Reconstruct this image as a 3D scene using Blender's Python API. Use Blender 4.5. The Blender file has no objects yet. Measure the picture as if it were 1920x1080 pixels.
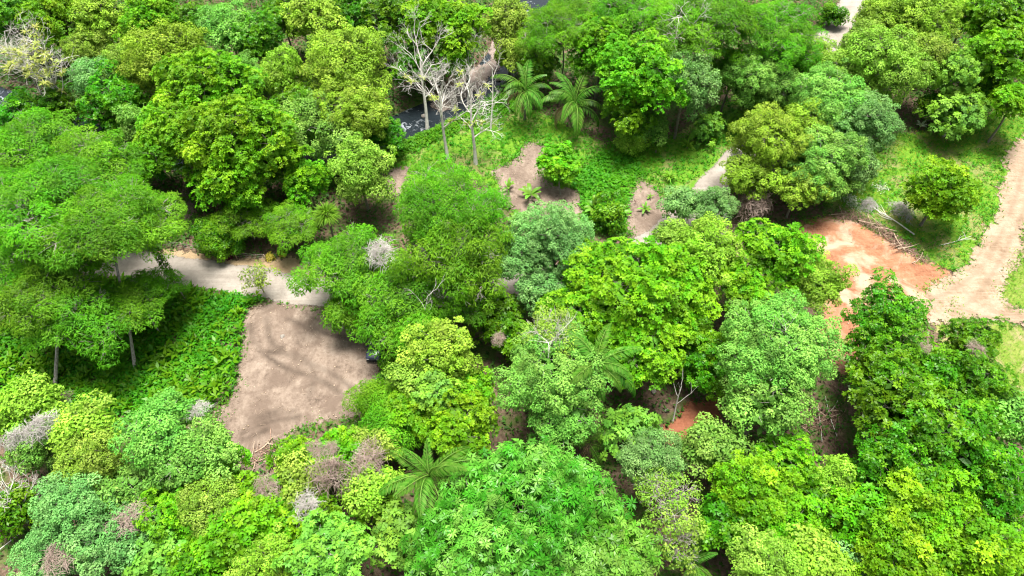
import bpy, math, random
import numpy as np

# ------------------------------------------------------------------ camera, sky, sun, exposure
scene = bpy.context.scene
COL = scene.collection
CAM_H, PITCH, FPX = 60.0, math.radians(52.0), 1297.0      # drone height, tilt below horizon, focal length in photo pixels (1920 wide)
cam_data = bpy.data.cameras.new("camera")
cam = bpy.data.objects.new("camera", cam_data)
COL.objects.link(cam)
cam.location = (0, 0, CAM_H)
cam.rotation_euler = (math.pi / 2 - PITCH, 0, 0)
cam_data.sensor_width = 36.0
cam_data.lens = 36.0 * FPX / 1920.0
cam_data.clip_start = 0.5
cam_data.clip_end = 6000
scene.camera = cam

SUN_EL, SUN_AZ = math.radians(80), math.radians(10)       # azimuth measured from +Y towards +X
world = bpy.data.worlds.new("World")
scene.world = world
world.use_nodes = True
wn = world.node_tree
for n in list(wn.nodes): wn.nodes.remove(n)
sky = wn.nodes.new("ShaderNodeTexSky"); sky.sky_type = 'NISHITA'; sky.sun_disc = False
sky.sun_elevation = SUN_EL; sky.sun_rotation = SUN_AZ
sky.dust_density = 4.0; sky.air_density = 1.0; sky.ozone_density = 1.0
bg = wn.nodes.new("ShaderNodeBackground"); bg.inputs[1].default_value = 0.075
wo = wn.nodes.new("ShaderNodeOutputWorld")
hsv = wn.nodes.new("ShaderNodeHueSaturation"); hsv.inputs["Saturation"].default_value = 0.35     # thin bright overcast: a whiter sky
wn.links.new(sky.outputs[0], hsv.inputs["Color"]); wn.links.new(hsv.outputs[0], bg.inputs[0]); wn.links.new(bg.outputs[0], wo.inputs[0])
sd = bpy.data.lights.new("sun", 'SUN'); sd.energy = 4.2; sd.angle = math.radians(24.0); sd.color = (1.0, 0.97, 0.91)
so = bpy.data.objects.new("sun", sd); COL.objects.link(so)
so.rotation_euler = (math.pi / 2 - SUN_EL, 0, math.pi - SUN_AZ)
so.location = (0, 0, 80)
vs = scene.view_settings
vs.view_transform = 'Standard'; vs.look = 'None'; vs.gamma = 1.0; vs.use_curve_mapping = False
vs.exposure = 1.43
cy = scene.cycles
cy.max_bounces = 5; cy.diffuse_bounces = 3; cy.glossy_bounces = 2; cy.transmission_bounces = 4; cy.transparent_max_bounces = 8
cy.use_denoising = True
scene.cycles.filter_width = 1.15
cy.sample_clamp_indirect = 6.0

# ------------------------------------------------------------------ helpers
SP, CP = math.sin(PITCH), math.cos(PITCH)
def at(u, v, z=0.0):
    """photo pixel -> the world point that stands at height z there"""
    a, b = u - 960.0, 540.0 - v
    d = np.array([a, FPX * CP + b * SP, -FPX * SP + b * CP])
    t = (z - CAM_H) / d[2]
    return np.array([d[0] * t, d[1] * t, z])
def depth_of(p):
    return p[1] * CP + (CAM_H - p[2]) * SP
def metres(px, p):
    return px * depth_of(p) / FPX
R_ = np.random.default_rng
def nrm(a):
    return a / np.maximum(np.linalg.norm(a, axis=-1, keepdims=True), 1e-9)

def mesh_from(name, V, F4=None, F3=None, attrs=None, smooth=False):
    me = bpy.data.meshes.new(name)
    V = np.asarray(V, np.float32)
    n4 = 0 if F4 is None else len(F4); n3 = 0 if F3 is None else len(F3)
    me.vertices.add(len(V)); me.vertices.foreach_set("co", V.ravel())
    loops = []
    if n4: loops.append(np.asarray(F4, np.int32).ravel())
    if n3: loops.append(np.asarray(F3, np.int32).ravel())
    loops = np.concatenate(loops)
    me.loops.add(len(loops)); me.loops.foreach_set("vertex_index", loops)
    tot = np.concatenate([np.full(n4, 4, np.int32), np.full(n3, 3, np.int32)])
    st = np.concatenate([[0], np.cumsum(tot)[:-1]]).astype(np.int32)
    me.polygons.add(n4 + n3)
    me.polygons.foreach_set("loop_start", st)
    me.polygons.foreach_set("loop_total", tot)
    if smooth: me.polygons.foreach_set("use_smooth", np.ones(n4 + n3, bool))
    if attrs:
        for k, a in attrs.items():
            at_ = me.attributes.new(k, 'FLOAT', 'POINT'); at_.data.foreach_set("value", np.asarray(a, np.float32))
    me.update(calc_edges=True)
    return me

class MB:
    """collects quads/tris of one mesh"""
    def __init__(s): s.V = []; s.F4 = []; s.F3 = []; s.n = 0; s.A = []; s.B = []
    def add(s, V, F4=None, F3=None, v=1.0, y=0.0):
        V = np.asarray(V, float).reshape(-1, 3)
        if F4 is not None and len(F4): s.F4.append(np.asarray(F4) + s.n)
        if F3 is not None and len(F3): s.F3.append(np.asarray(F3) + s.n)
        s.V.append(V); s.n += len(V)
        s.A.append(np.broadcast_to(np.asarray(v, float), (len(V),)).copy()); s.B.append(np.broadcast_to(np.asarray(y, float), (len(V),)).copy())
        return s
    def tube(s, pts, rad, k=6, cap=True, v=1.0, y=0.0):
        pts = np.asarray(pts, float); rad = np.broadcast_to(np.asarray(rad, float), (len(pts),))
        t = nrm(np.gradient(pts, axis=0))
        ref = np.array([0.31, 0.17, 1.0]) if abs(t[:, 2]).mean() < 0.8 else np.array([1.0, 0.2, 0.1])
        b = nrm(np.cross(t, ref)); c = np.cross(t, b)
        a = np.linspace(0, 2 * math.pi, k, endpoint=False)
        V = pts[:, None, :] + rad[:, None, None] * (np.cos(a)[None, :, None] * b[:, None, :] + np.sin(a)[None, :, None] * c[:, None, :])
        m = len(pts); F = []
        for i in range(m - 1):
            for j in range(k):
                j2 = (j + 1) % k
                F.append((i * k + j, i * k + j2, (i + 1) * k + j2, (i + 1) * k + j))
        F3 = []
        if cap:
            for j in range(1, k - 1):
                F3.append(((m - 1) * k, (m - 1) * k + j, (m - 1) * k + j + 1)); F3.append((0, j + 1, j))
        return s.add(V.reshape(-1, 3), F, F3, v, y)
    def box(s, c, d, rot=0.0, bev=0.0):
        x, y, z = [q / 2 for q in d]; V = []
        for sz in (-1, 1):
            for sx, sy in ((-1, -1), (1, -1), (1, 1), (-1, 1)): V.append((sx * x, sy * y, sz * z))
        V = np.array(V); ca, sa = math.cos(rot), math.sin(rot)
        V = np.stack([V[:, 0] * ca - V[:, 1] * sa, V[:, 0] * sa + V[:, 1] * ca, V[:, 2]], 1) + np.asarray(c)
        return s.add(V, [(0, 3, 2, 1), (4, 5, 6, 7), (0, 1, 5, 4), (1, 2, 6, 5), (2, 3, 7, 6), (3, 0, 4, 7)])
    def leaves(s, P, N, T, L, W, fold=0.18, bend=0.0, v=1.0, y=0.0):
        """rhombic folded leaves; bend>0 makes them droop in two segments"""
        P = np.asarray(P, float); n = len(P)
        N = nrm(N); T = nrm(T - N * (T * N).sum(1, keepdims=True)); B = np.cross(N, T)
        L = np.broadcast_to(np.asarray(L, float), (n,))[:, None]; W = np.broadcast_to(np.asarray(W, float), (n,))[:, None]
        v = np.broadcast_to(np.asarray(v, float), (n,)); y = np.broadcast_to(np.asarray(y, float), (n,))
        base = P; midc = P + T * L * 0.5
        tip = P + T * L - N * L * bend
        l = midc + B * W * 0.5 + N * W * fold; r = midc - B * W * 0.5 + N * W * fold
        V = np.stack([base, r, tip, l], 1).reshape(-1, 3)
        F = (np.arange(n)[:, None] * 4 + np.arange(4)[None, :])
        return s.add(V, F, None, np.repeat(v, 4), np.repeat(y, 4))
    def mesh(s, name, mat=None, smooth=False):
        V = np.concatenate(s.V)
        me = mesh_from(name, V, np.concatenate(s.F4) if s.F4 else None, np.concatenate(s.F3) if s.F3 else None,
                       {"v": np.concatenate(s.A), "y": np.concatenate(s.B)}, smooth)
        if mat: me.materials.append(mat)
        return me

def link(name, me, parent=None, loc=(0, 0, 0), rot=(0, 0, 0), scale=(1, 1, 1)):
    o = bpy.data.objects.new(name, me); COL.objects.link(o)
    o.location = loc; o.rotation_euler = rot; o.scale = scale
    if parent is not None: o.parent = parent
    return o
def thing(name, label, cat, loc=(0, 0, 0), rz=0.0, group=None):
    o = link(name, None, None, loc, (0, 0, rz)); o.empty_display_size = 0.3
    o["label"] = label; o["category"] = cat
    if group: o["group"] = group
    return o
def tag(o, label, cat, group=None):
    o["label"] = label; o["category"] = cat
    if group: o["group"] = group
    return o

# ------------------------------------------------------------------ materials
def new_mat(name):
    m = bpy.data.materials.new(name); m.use_nodes = True
    nt = m.node_tree
    for n in list(nt.nodes): nt.nodes.remove(n)
    return m, nt, nt.nodes.new, nt.links.new
def mixrgb(N, Lk, fac, a, b, mode='MIX'):
    n = N("ShaderNodeMix"); n.data_type = 'RGBA'; n.blend_type = mode
    for sock, val in ((0, fac), (6, a), (7, b)):
        if hasattr(val, "is_linked") or hasattr(val, "links"): Lk(val, n.inputs[sock])
        elif sock == 0: n.inputs[0].default_value = val
        else: n.inputs[sock].default_value = (*val, 1.0)
    return n.outputs[2]
def noise(N, Lk, scale, detail=4, rough=0.55, vec=None, dist=0.0):
    n = N("ShaderNodeTexNoise"); n.inputs["Scale"].default_value = scale; n.inputs["Detail"].default_value = detail
    n.inputs["Roughness"].default_value = rough; n.inputs["Distortion"].default_value = dist
    if vec is not None: Lk(vec, n.inputs["Vector"])
    return n.outputs["Fac"]
def ramp(N, Lk, fac, stops):
    r = N("ShaderNodeValToRGB"); el = r.color_ramp.elements
    while len(el) < len(stops): el.new(0.5)
    for e, (p, c) in zip(el, stops): e.position = p; e.color = (*c, 1.0) if len(c) == 3 else c
    Lk(fac, r.inputs[0]); return r.outputs[0]
def rng_map(N, Lk, val, a, b, c, d):
    m = N("ShaderNodeMapRange"); Lk(val, m.inputs[0])
    for i, x in enumerate((a, b, c, d)): m.inputs[1 + i].default_value = x
    return m.outputs[0]

def leaf_mat(name, base, tip, trans=0.26, rough=0.55, spec=0.16, tcol=None):
    m, nt, N, Lk = new_mat(name)
    av = N("ShaderNodeAttribute"); av.attribute_name = "v"
    ay = N("ShaderNodeAttribute"); ay.attribute_name = "y"
    oi = N("ShaderNodeObjectInfo")
    hs = N("ShaderNodeHueSaturation")
    col = mixrgb(N, Lk, ay.outputs["Fac"], base, tip)
    Lk(rng_map(N, Lk, oi.outputs["Random"], 0, 1, 0.494, 0.518), hs.inputs["Hue"])
    hs.inputs["Saturation"].default_value = 1.0
    mul = N("ShaderNodeMath"); mul.operation = 'MULTIPLY'
    Lk(av.outputs["Fac"], mul.inputs[0]); Lk(rng_map(N, Lk, oi.outputs["Random"], 0, 1, 0.9, 1.12), mul.inputs[1])
    Lk(mul.outputs[0], hs.inputs["Value"]); Lk(col, hs.inputs["Color"])
    p = N("ShaderNodeBsdfPrincipled"); p.inputs["Roughness"].default_value = rough; p.inputs["Specular IOR Level"].default_value = spec
    Lk(hs.outputs[0], p.inputs["Base Color"])
    t = N("ShaderNodeBsdfTranslucent")
    Lk(mixrgb(N, Lk, 1.0, hs.outputs[0], tcol or (1.2, 1.45, 0.4), 'MULTIPLY'), t.inputs["Color"])
    mx = N("ShaderNodeMixShader"); mx.inputs[0].default_value = trans
    Lk(p.outputs[0], mx.inputs[1]); Lk(t.outputs[0], mx.inputs[2])
    o = N("ShaderNodeOutputMaterial"); Lk(mx.outputs[0], o.inputs[0])
    return m
def plain_mat(name, c1, c2, scale=3.0, rough=0.8, spec=0.3, bump=0.0, stretch=None, metallic=0.0, coat=0.0):
    m, nt, N, Lk = new_mat(name)
    tc = N("ShaderNodeTexCoord"); vec = tc.outputs["Object"]
    if stretch:
        mp = N("ShaderNodeMapping"); mp.inputs["Scale"].default_value = stretch; Lk(vec, mp.inputs[0]); vec = mp.outputs[0]
    f = noise(N, Lk, scale, 5, 0.6, vec)
    f2 = rng_map(N, Lk, f, 0.3, 0.7, 0, 1)
    p = N("ShaderNodeBsdfPrincipled"); p.inputs["Roughness"].default_value = rough; p.inputs["Specular IOR Level"].default_value = spec
    p.inputs["Metallic"].default_value = metallic; p.inputs["Coat Weight"].default_value = coat
    Lk(mixrgb(N, Lk, f2, c1, c2), p.inputs["Base Color"])
    if bump:
        b = N("ShaderNodeBump"); b.inputs["Strength"].default_value = bump; b.inputs["Distance"].default_value = 0.05
        Lk(f, b.inputs["Height"]); Lk(b.outputs[0], p.inputs["Normal"])
    o = N("ShaderNodeOutputMaterial"); Lk(p.outputs[0], o.inputs[0])
    return m

M = {}
M['ros'] = leaf_mat("leaf_bright_green", (0.078, 0.24, 0.003), (0.205, 0.355, 0.008))
M['yel'] = leaf_mat("leaf_yellow_green", (0.175, 0.32, 0.016), (0.305, 0.425, 0.045))
M['pale'] = leaf_mat("leaf_pale_green", (0.115, 0.29, 0.035), (0.235, 0.4, 0.065))
M['mint'] = leaf_mat("leaf_mint_green", (0.11, 0.255, 0.058), (0.215, 0.36, 0.105))
M['dark'] = leaf_mat("leaf_deep_green", (0.046, 0.172, 0.004), (0.145, 0.28, 0.008), rough=0.38)
M['fea'] = leaf_mat("leaf_feathery_green", (0.08, 0.24, 0.005), (0.165, 0.325, 0.014), trans=0.4)
M['star'] = leaf_mat("leaf_star_green", (0.052, 0.19, 0.008), (0.17, 0.31, 0.045), rough=0.35)
M['cec'] = leaf_mat("leaf_lobed_green", (0.11, 0.27, 0.032), (0.185, 0.345, 0.026))
M['olive'] = leaf_mat("leaf_olive_green", (0.15, 0.27, 0.02), (0.26, 0.365, 0.048))
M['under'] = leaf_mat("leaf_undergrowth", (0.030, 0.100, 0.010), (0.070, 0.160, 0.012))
M['lush'] = leaf_mat("leaf_lush_cover", (0.036, 0.165, 0.003), (0.11, 0.26, 0.006))
M['grass'] = leaf_mat("grass_blade", (0.075, 0.215, 0.007), (0.175, 0.3, 0.018), spec=0.2, rough=0.6)
M['palm'] = leaf_mat("palm_leaf", (0.055, 0.185, 0.01), (0.18, 0.28, 0.05), rough=0.45, spec=0.22)
M['banana'] = leaf_mat("banana_leaf", (0.070, 0.200, 0.020), (0.160, 0.260, 0.030), rough=0.35)
M['brom'] = leaf_mat("bromeliad_leaf", (0.22, 0.29, 0.035), (0.42, 0.41, 0.12))
M['burg'] = leaf_mat("burgundy_leaf", (0.075, 0.012, 0.025), (0.150, 0.030, 0.050), tcol=(1.4, 0.6, 0.7))
M['golden'] = leaf_mat("golden_leaf", (0.330, 0.290, 0.030), (0.420, 0.340, 0.050))
M['white'] = leaf_mat("silver_leaf", (0.380, 0.440, 0.330), (0.550, 0.560, 0.450))
M['bark'] = plain_mat("bark_grey_brown", (0.10, 0.085, 0.065), (0.24, 0.22, 0.18), 5.0, bump=0.4, stretch=(3, 3, 0.8))
M['pale_bark'] = plain_mat("bark_pale_grey", (0.13, 0.10, 0.075), (0.50, 0.47, 0.42), 4.0, bump=0.3, stretch=(2, 2, 0.8))
M['dead'] = plain_mat("bleached_dead_wood", (0.42, 0.39, 0.34), (0.70, 0.67, 0.62), 3.0)
M['vine'] = plain_mat("dead_vine", (0.19, 0.13, 0.10), (0.37, 0.29, 0.245), 2.0)
M['greyvine'] = plain_mat("grey_dead_vine", (0.27, 0.245, 0.22), (0.46, 0.43, 0.40), 2.0)
M['log'] = plain_mat("cut_wood", (0.25, 0.18, 0.12), (0.48, 0.37, 0.27), 4.0)
M['twig'] = plain_mat("brush_twigs", (0.14, 0.085, 0.06), (0.34, 0.22, 0.16), 2.5)
M['stone'] = plain_mat("stone", (0.15, 0.13, 0.11), (0.29, 0.26, 0.225), 3.0, bump=0.5)

# ------------------------------------------------------------------ ground sheets
def poly_dist(X, Y, poly):
    """signed distance to a polygon (positive inside)"""
    poly = np.asarray(poly)[:, :2]
    d = np.full(X.shape, 1e9); inside = np.zeros(X.shape, bool)
    for i in range(len(poly)):
        x1, y1 = poly[i]; x2, y2 = poly[(i + 1) % len(poly)]
        dx, dy = x2 - x1, y2 - y1
        t = np.clip(((X - x1) * dx + (Y - y1) * dy) / (dx * dx + dy * dy + 1e-12), 0, 1)
        d = np.minimum(d, np.hypot(X - x1 - t * dx, Y - y1 - t * dy))
        with np.errstate(divide='ignore', invalid='ignore'):
            c = ((y1 > Y) != (y2 > Y)) & (X < (x2 - x1) * (Y - y1) / (y2 - y1 + 1e-12) + x1)
        inside ^= c
    return np.where(inside, d, -d)
def line_dist(X, Y, pts):
    d = np.full(X.shape, 1e9)
    for (x1, y1), (x2, y2) in zip(pts[:-1], pts[1:]):
        dx, dy = x2 - x1, y2 - y1
        t = np.clip(((X - x1) * dx + (Y - y1) * dy) / (dx * dx + dy * dy + 1e-12), 0, 1)
        d = np.minimum(d, np.hypot(X - x1 - t * dx, Y - y1 - t * dy))
    return d
def px_poly(pts, z=0.0): return np.array([at(u, v, z)[:2] for u, v in pts])
def smooth_line(pts, n=8):
    P = np.asarray(pts, float); out = []
    Q = np.vstack([2 * P[0] - P[1], P, 2 * P[-1] - P[-2]])
    for i in range(1, len(Q) - 2):
        for t in np.linspace(0, 1, n, endpoint=False):
            a, b, c, d = Q[i - 1], Q[i], Q[i + 1], Q[i + 2]
            out.append(0.5 * (2 * b + (c - a) * t + (2 * a - 5 * b + 4 * c - d) * t * t + (3 * b - a - 3 * c + d) * t ** 3))
    out.append(P[-1]); return np.array(out)
def vnoise(X, Y, s, seed=0):
    """cheap smooth value noise"""
    r = R_(seed); out = 0
    for k in range(6):
        a = r.uniform(0, 6.28); f = s * r.uniform(0.6, 1.7); ph = r.uniform(0, 6.28)
        out = out + np.sin((X * math.cos(a) + Y * math.sin(a)) * f + ph + 1.3 * np.sin((X * math.sin(a) - Y * math.cos(a)) * f * 0.7 + ph * 2))
    return out / 6

RIVER = smooth_line(px_poly([(1040, -60), (985, 20), (945, 105), (870, 175), (775, 222), (660, 268), (450, 285), (215, 268), (40, 205), (-160, 130)]), 6)
WATER_Z = -0.75
def ground_z(X, Y):
    d = line_dist(X, Y, RIVER)
    s = np.clip((4.3 - d) / 2.4, 0, 1); s = s * s * (3 - 2 * s)
    return -1.35 * s

def ground_mat():
    m, nt, N, Lk = new_mat("forest_floor")
    geo = N("ShaderNodeNewGeometry"); vec = geo.outputs["Position"]
    f1 = noise(N, Lk, 0.35, 6, 0.6, vec); f2 = noise(N, Lk, 2.5, 6, 0.65, vec); f3 = noise(N, Lk, 9.0, 4, 0.7, vec)
    c = ramp(N, Lk, f2, [(0.3, (0.055, 0.036, 0.022)), (0.5, (0.11, 0.074, 0.05)), (0.72, (0.20, 0.145, 0.10))])
    g = ramp(N, Lk, f3, [(0.3, (0.03, 0.07, 0.012)), (0.7, (0.09, 0.16, 0.02))])
    col = mixrgb(N, Lk, rng_map(N, Lk, f1, 0.48, 0.6, 0, 0.8), c, g)
    p = N("ShaderNodeBsdfPrincipled"); p.inputs["Roughness"].default_value = 0.95; p.inputs["Specular IOR Level"].default_value = 0.15
    Lk(col, p.inputs["Base Color"])
    b = N("ShaderNodeBump"); b.inputs["Strength"].default_value = 0.7; b.inputs["Distance"].default_value = 0.12
    Lk(f3, b.inputs["Height"]); Lk(b.outputs[0], p.inputs["Normal"])
    o = N("ShaderNodeOutputMaterial"); Lk(p.outputs[0], o.inputs[0]); return m
def grid_object(name, xs, ys, zf, mat):
    X, Y = np.meshgrid(xs, ys); Z = zf(X, Y)
    nx, ny = len(xs), len(ys)
    idx = np.arange(nx * ny).reshape(ny, nx)
    F = np.stack([idx[:-1, :-1], idx[:-1, 1:], idx[1:, 1:], idx[1:, :-1]], -1).reshape(-1, 4)
    me = mesh_from(name, np.stack([X, Y, Z], -1).reshape(-1, 3), F, None, None, True); me.materials.append(mat)
    o = link(name, me); o["kind"] = "structure"; return o
gx = np.concatenate([[-3000, -1200, -500, -250, -160], np.arange(-120, 121, 1.0), [160, 250, 500, 1200, 3000]])
gy = np.concatenate([[-2000, -600, -200, -60, -10], np.arange(5, 141, 1.0), [170, 250, 500, 1200, 4000]])
grid_object("ground", gx, gy, ground_z, ground_mat())

def sheet_mat(name, stops, fine, bump=0.5, streak=None, rough=0.92, edge_w=0.55, patch=None, patch_scale=0.25, edge_noise=2.2):
    """soil sheet: three tones by noise, grit, optional wheel/blade streaks, ragged border from the 'edge' attribute"""
    m, nt, N, Lk = new_mat(name)
    geo = N("ShaderNodeNewGeometry"); vec = geo.outputs["Position"]
    f1 = noise(N, Lk, 0.42, 7, 0.62, vec, 0.6); f2 = noise(N, Lk, 3.2, 6, 0.7, vec); f3 = noise(N, Lk, 14.0, 4, 0.7, vec)
    mixf = N("ShaderNodeMath"); mixf.operation = 'MULTIPLY_ADD'; Lk(f2, mixf.inputs[0]); mixf.inputs[1].default_value = 0.45
    sc_ = N("ShaderNodeMath"); sc_.operation = 'MULTIPLY'; Lk(f1, sc_.inputs[0]); sc_.inputs[1].default_value = 0.55; Lk(sc_.outputs[0], mixf.inputs[2])
    val = mixf.outputs[0]; st = None
    if streak:
        mp = N("ShaderNodeMapping"); mp.inputs["Rotation"].default_value = (0, 0, streak[0]); mp.inputs["Scale"].default_value = (streak[1], streak[2], 1)
        Lk(vec, mp.inputs[0]); st = noise(N, Lk, 0.8, 7, 0.65, mp.outputs[0], 1.6)
        ad = N("ShaderNodeMath"); ad.operation = 'MULTIPLY_ADD'; Lk(st, ad.inputs[0]); ad.inputs[1].default_value = streak[3]
        sb = N("ShaderNodeMath"); sb.operation = 'SUBTRACT'; Lk(val, sb.inputs[0]); sb.inputs[1].default_value = streak[3] * 0.5
        Lk(sb.outputs[0], ad.inputs[2]); val = ad.outputs[0]
    col = ramp(N, Lk, val, stops)
    col = mixrgb(N, Lk, rng_map(N, Lk, f3, 0.58, 0.72, 0, 0.55), col, fine)
    if patch:
        fp = noise(N, Lk, patch_scale, 6, 0.6, vec, 0.8)
        col = mixrgb(N, Lk, rng_map(N, Lk, fp, 0.50, 0.62, 0, 0.9), col, patch)
    ar = N("ShaderNodeAttribute"); ar.attribute_name = "rut"
    rm = N("ShaderNodeMath"); rm.operation = 'MULTIPLY'; Lk(ar.outputs["Fac"], rm.inputs[0]); Lk(rng_map(N, Lk, f2, 0.35, 0.6, 0.45, 1.0), rm.inputs[1])
    col = mixrgb(N, Lk, rm.outputs[0], col, tuple(c * 0.75 for c in stops[0][1]))
    p = N("ShaderNodeBsdfPrincipled"); p.inputs["Roughness"].default_value = rough; p.inputs["Specular IOR Level"].default_value = 0.2
    Lk(col, p.inputs["Base Color"])
    h = N("ShaderNodeMath"); h.operation = 'ADD'; Lk(f2, h.inputs[0]); Lk(st if st is not None else f3, h.inputs[1])
    b = N("ShaderNodeBump"); b.inputs["Strength"].default_value = bump; b.inputs["Distance"].default_value = 0.10
    Lk(h.outputs[0], b.inputs["Height"]); Lk(b.outputs[0], p.inputs["Normal"])
    ae = N("ShaderNodeAttribute"); ae.attribute_name = "edge"
    fe = noise(N, Lk, edge_noise, 6, 0.7, vec)
    e = N("ShaderNodeMath"); e.operation = 'MULTIPLY_ADD'; Lk(fe, e.inputs[0]); e.inputs[1].default_value = edge_w * 5.0
    e2 = N("ShaderNodeMath"); e2.operation = 'SUBTRACT'; Lk(ae.outputs["Fac"], e2.inputs[0]); e2.inputs[1].default_value = edge_w * 2.5
    Lk(e2.outputs[0], e.inputs[2])
    al = rng_map(N, Lk, e.outputs[0], -0.12, 0.12, 0, 1)
    tr = N("ShaderNodeBsdfTransparent"); mx = N("ShaderNodeMixShader")
    Lk(al, mx.inputs[0]); Lk(tr.outputs[0], mx.inputs[1]); Lk(p.outputs[0], mx.inputs[2])
    o = N("ShaderNodeOutputMaterial"); Lk(mx.outputs[0], o.inputs[0]); return m

SHEETS = {}
def sheet(name, poly, k, mat, step=0.35, relief=0.0, margin=1.2, dist_fn=None, kind="structure", seed=1, rscale=1.4, z0=None, ruts=(), rut_w=0.28, rut_s=0.6, wob=0.75):
    poly = np.asarray(poly)
    x0, y0 = poly[:, :2].min(0) - margin; x1, y1 = poly[:, :2].max(0) + margin
    xs = np.arange(x0, x1 + step, step); ys = np.arange(y0, y1 + step, step)
    X, Y = np.meshgrid(xs, ys)
    D = dist_fn(X, Y) if dist_fn else poly_dist(X, Y, poly)
    D = D + wob * vnoise(X, Y, 0.8, seed) + 0.35 * wob * vnoise(X, Y, 2.6, seed + 2)
    Z = (ground_z(X, Y) if z0 is None else z0) + 0.004 * k + relief * np.clip(D / 1.5, 0, 1) * (0.5 + 0.5 * vnoise(X, Y, rscale, seed + 5)) 
    RU = np.zeros(X.shape)
    for ln in ruts: RU = np.maximum(RU, np.exp(-(line_dist(X, Y, ln) / rut_w) ** 2) * rut_s)
    RU = np.clip(RU * (0.75 + 0.6 * vnoise(X, Y, 1.2, seed + 9)), 0, 1)
    Z = np.maximum(Z - 0.05 * RU * np.clip(D, 0, 1), (ground_z(X, Y) if z0 is None else z0) + 0.004 * k)
    nx, ny = len(xs), len(ys)
    idx = np.arange(nx * ny).reshape(ny, nx)
    F = np.stack([idx[:-1, :-1], idx[:-1, 1:], idx[1:, 1:], idx[1:, :-1]], -1).reshape(-1, 4)
    keep = (D.ravel()[F].max(1) > -margin)
    F = F[keep]; used = np.unique(F); remap = np.full(nx * ny, -1); remap[used] = np.arange(len(used))
    V = np.stack([X, Y, Z], -1).reshape(-1, 3)[used]
    me = mesh_from(name, V, remap[F], None, {"edge": D.ravel()[used], "rut": RU.ravel()[used]}, True); me.materials.append(mat)
    o = link(name, me); o["kind"] = kind
    SHEETS[name] = poly
    return o

MS = {}
MS['clearing'] = sheet_mat("bulldozed_soil", [(0.34, (0.080, 0.058, 0.043)), (0.44, (0.148, 0.109, 0.083)), (0.54, (0.200, 0.152, 0.117)), (0.66, (0.260, 0.206, 0.162))], (0.33, 0.27, 0.22), 1.0, streak=(0.35, 1.1, 0.35, 0.35), patch=(0.125, 0.090, 0.068), patch_scale=0.26, edge_w=0.8)
MS['red'] = sheet_mat("red_clay", [(0.34, (0.145, 0.056, 0.028)), (0.46, (0.245, 0.108, 0.056)), (0.56, (0.290, 0.145, 0.080)), (0.68, (0.335, 0.205, 0.128))], (0.37, 0.27, 0.19), 0.9, streak=(0.55, 0.35, 1.3, 0.35), patch=(0.39, 0.275, 0.19))
MS['drive'] = sheet_mat("packed_dirt_road", [(0.34, (0.16, 0.105, 0.064)), (0.46, (0.245, 0.175, 0.116)), (0.57, (0.30, 0.225, 0.158)), (0.68, (0.355, 0.285, 0.213))], (0.36, 0.30, 0.24), 0.8, streak=(-0.85, 0.22, 1.8, 0.35), edge_w=0.95, edge_noise=1.2)
MS['road'] = sheet_mat("pale_gravel_road", [(0.34, (0.185, 0.158, 0.130)), (0.5, (0.25, 0.220, 0.186)), (0.66, (0.31, 0.278, 0.238))], (0.33, 0.295, 0.255), 0.45, streak=(0.1, 0.12, 2.0, 0.35), edge_w=0.25)
MS['verge'] = sheet_mat("dry_verge", [(0.30, (0.17, 0.12, 0.065)), (0.5, (0.28, 0.20, 0.115)), (0.7, (0.36, 0.27, 0.17))], (0.20, 0.20, 0.07), 0.6)
MS['path'] = sheet_mat("dark_red_earth", [(0.30, (0.10, 0.035, 0.02)), (0.5, (0.19, 0.068, 0.035)), (0.7, (0.25, 0.10, 0.055))], (0.26, 0.14, 0.09), 0.7, streak=(0.5, 0.3, 2.5, 0.4))
MS['bank'] = sheet_mat("river_gravel", [(0.30, (0.14, 0.10, 0.08)), (0.5, (0.24, 0.19, 0.16)), (0.7, (0.36, 0.30, 0.27))], (0.42, 0.37, 0.34), 1.0)
MS['grass'] = sheet_mat("short_grass", [(0.28, (0.045, 0.115, 0.010)), (0.45, (0.085, 0.20, 0.012)), (0.6, (0.13, 0.255, 0.016)), (0.75, (0.20, 0.28, 0.035))], (0.17, 0.27, 0.03), 0.8, patch=(0.20, 0.20, 0.07), patch_scale=0.2)
MS['weedy'] = sheet_mat("weedy_grass", [(0.28, (0.06, 0.105, 0.014)), (0.45, (0.12, 0.19, 0.02)), (0.6, (0.19, 0.23, 0.045)), (0.75, (0.29, 0.25, 0.11))], (0.30, 0.26, 0.14), 0.8, patch=(0.30, 0.22, 0.13), patch_scale=0.3)

P_G1 = px_poly([(735, 262), (800, 238), (900, 205), (1000, 205), (1120, 262), (1200, 275), (1290, 240), (1350, 190), (1440, 170), (1470, 215), (1420, 290), (1350, 345), (1280, 400), (1180, 440), (1080, 440), (960, 400), (900, 330), (800, 345), (735, 360)])
P_G2 = px_poly([(1560, 300), (1650, 262), (1760, 235), (1870, 180), (1960, 190), (1960, 260), (1925, 330), (1885, 420), (1810, 520), (1745, 490), (1690, 440), (1600, 400), (1545, 385)])
P_G3 = px_poly([(1870, 560), (1885, 520), (1910, 460), (1980, 400), (1980, 600), (1900, 580)])
P_G4 = px_poly([(1740, 600), (1830, 604), (1990, 618), (1990, 830), (1880, 760), (1760, 640)])
P_LUSH = px_poly([(-60, 610), (90, 560), (250, 515), (360, 535), (460, 553), (520, 552), (470, 575), (452, 640), (440, 720), (395, 765), (300, 800), (120, 800), (-60, 800)])
P_D1 = px_poly([(462, 580), (505, 562), (570, 566), (625, 590), (692, 608), (706, 655), (712, 700), (730, 735), (700, 775), (650, 790), (570, 805), (520, 840), (500, 870), (455, 895), (428, 870), (424, 815), (405, 775), (432, 742), (446, 690), (452, 635)])
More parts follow.
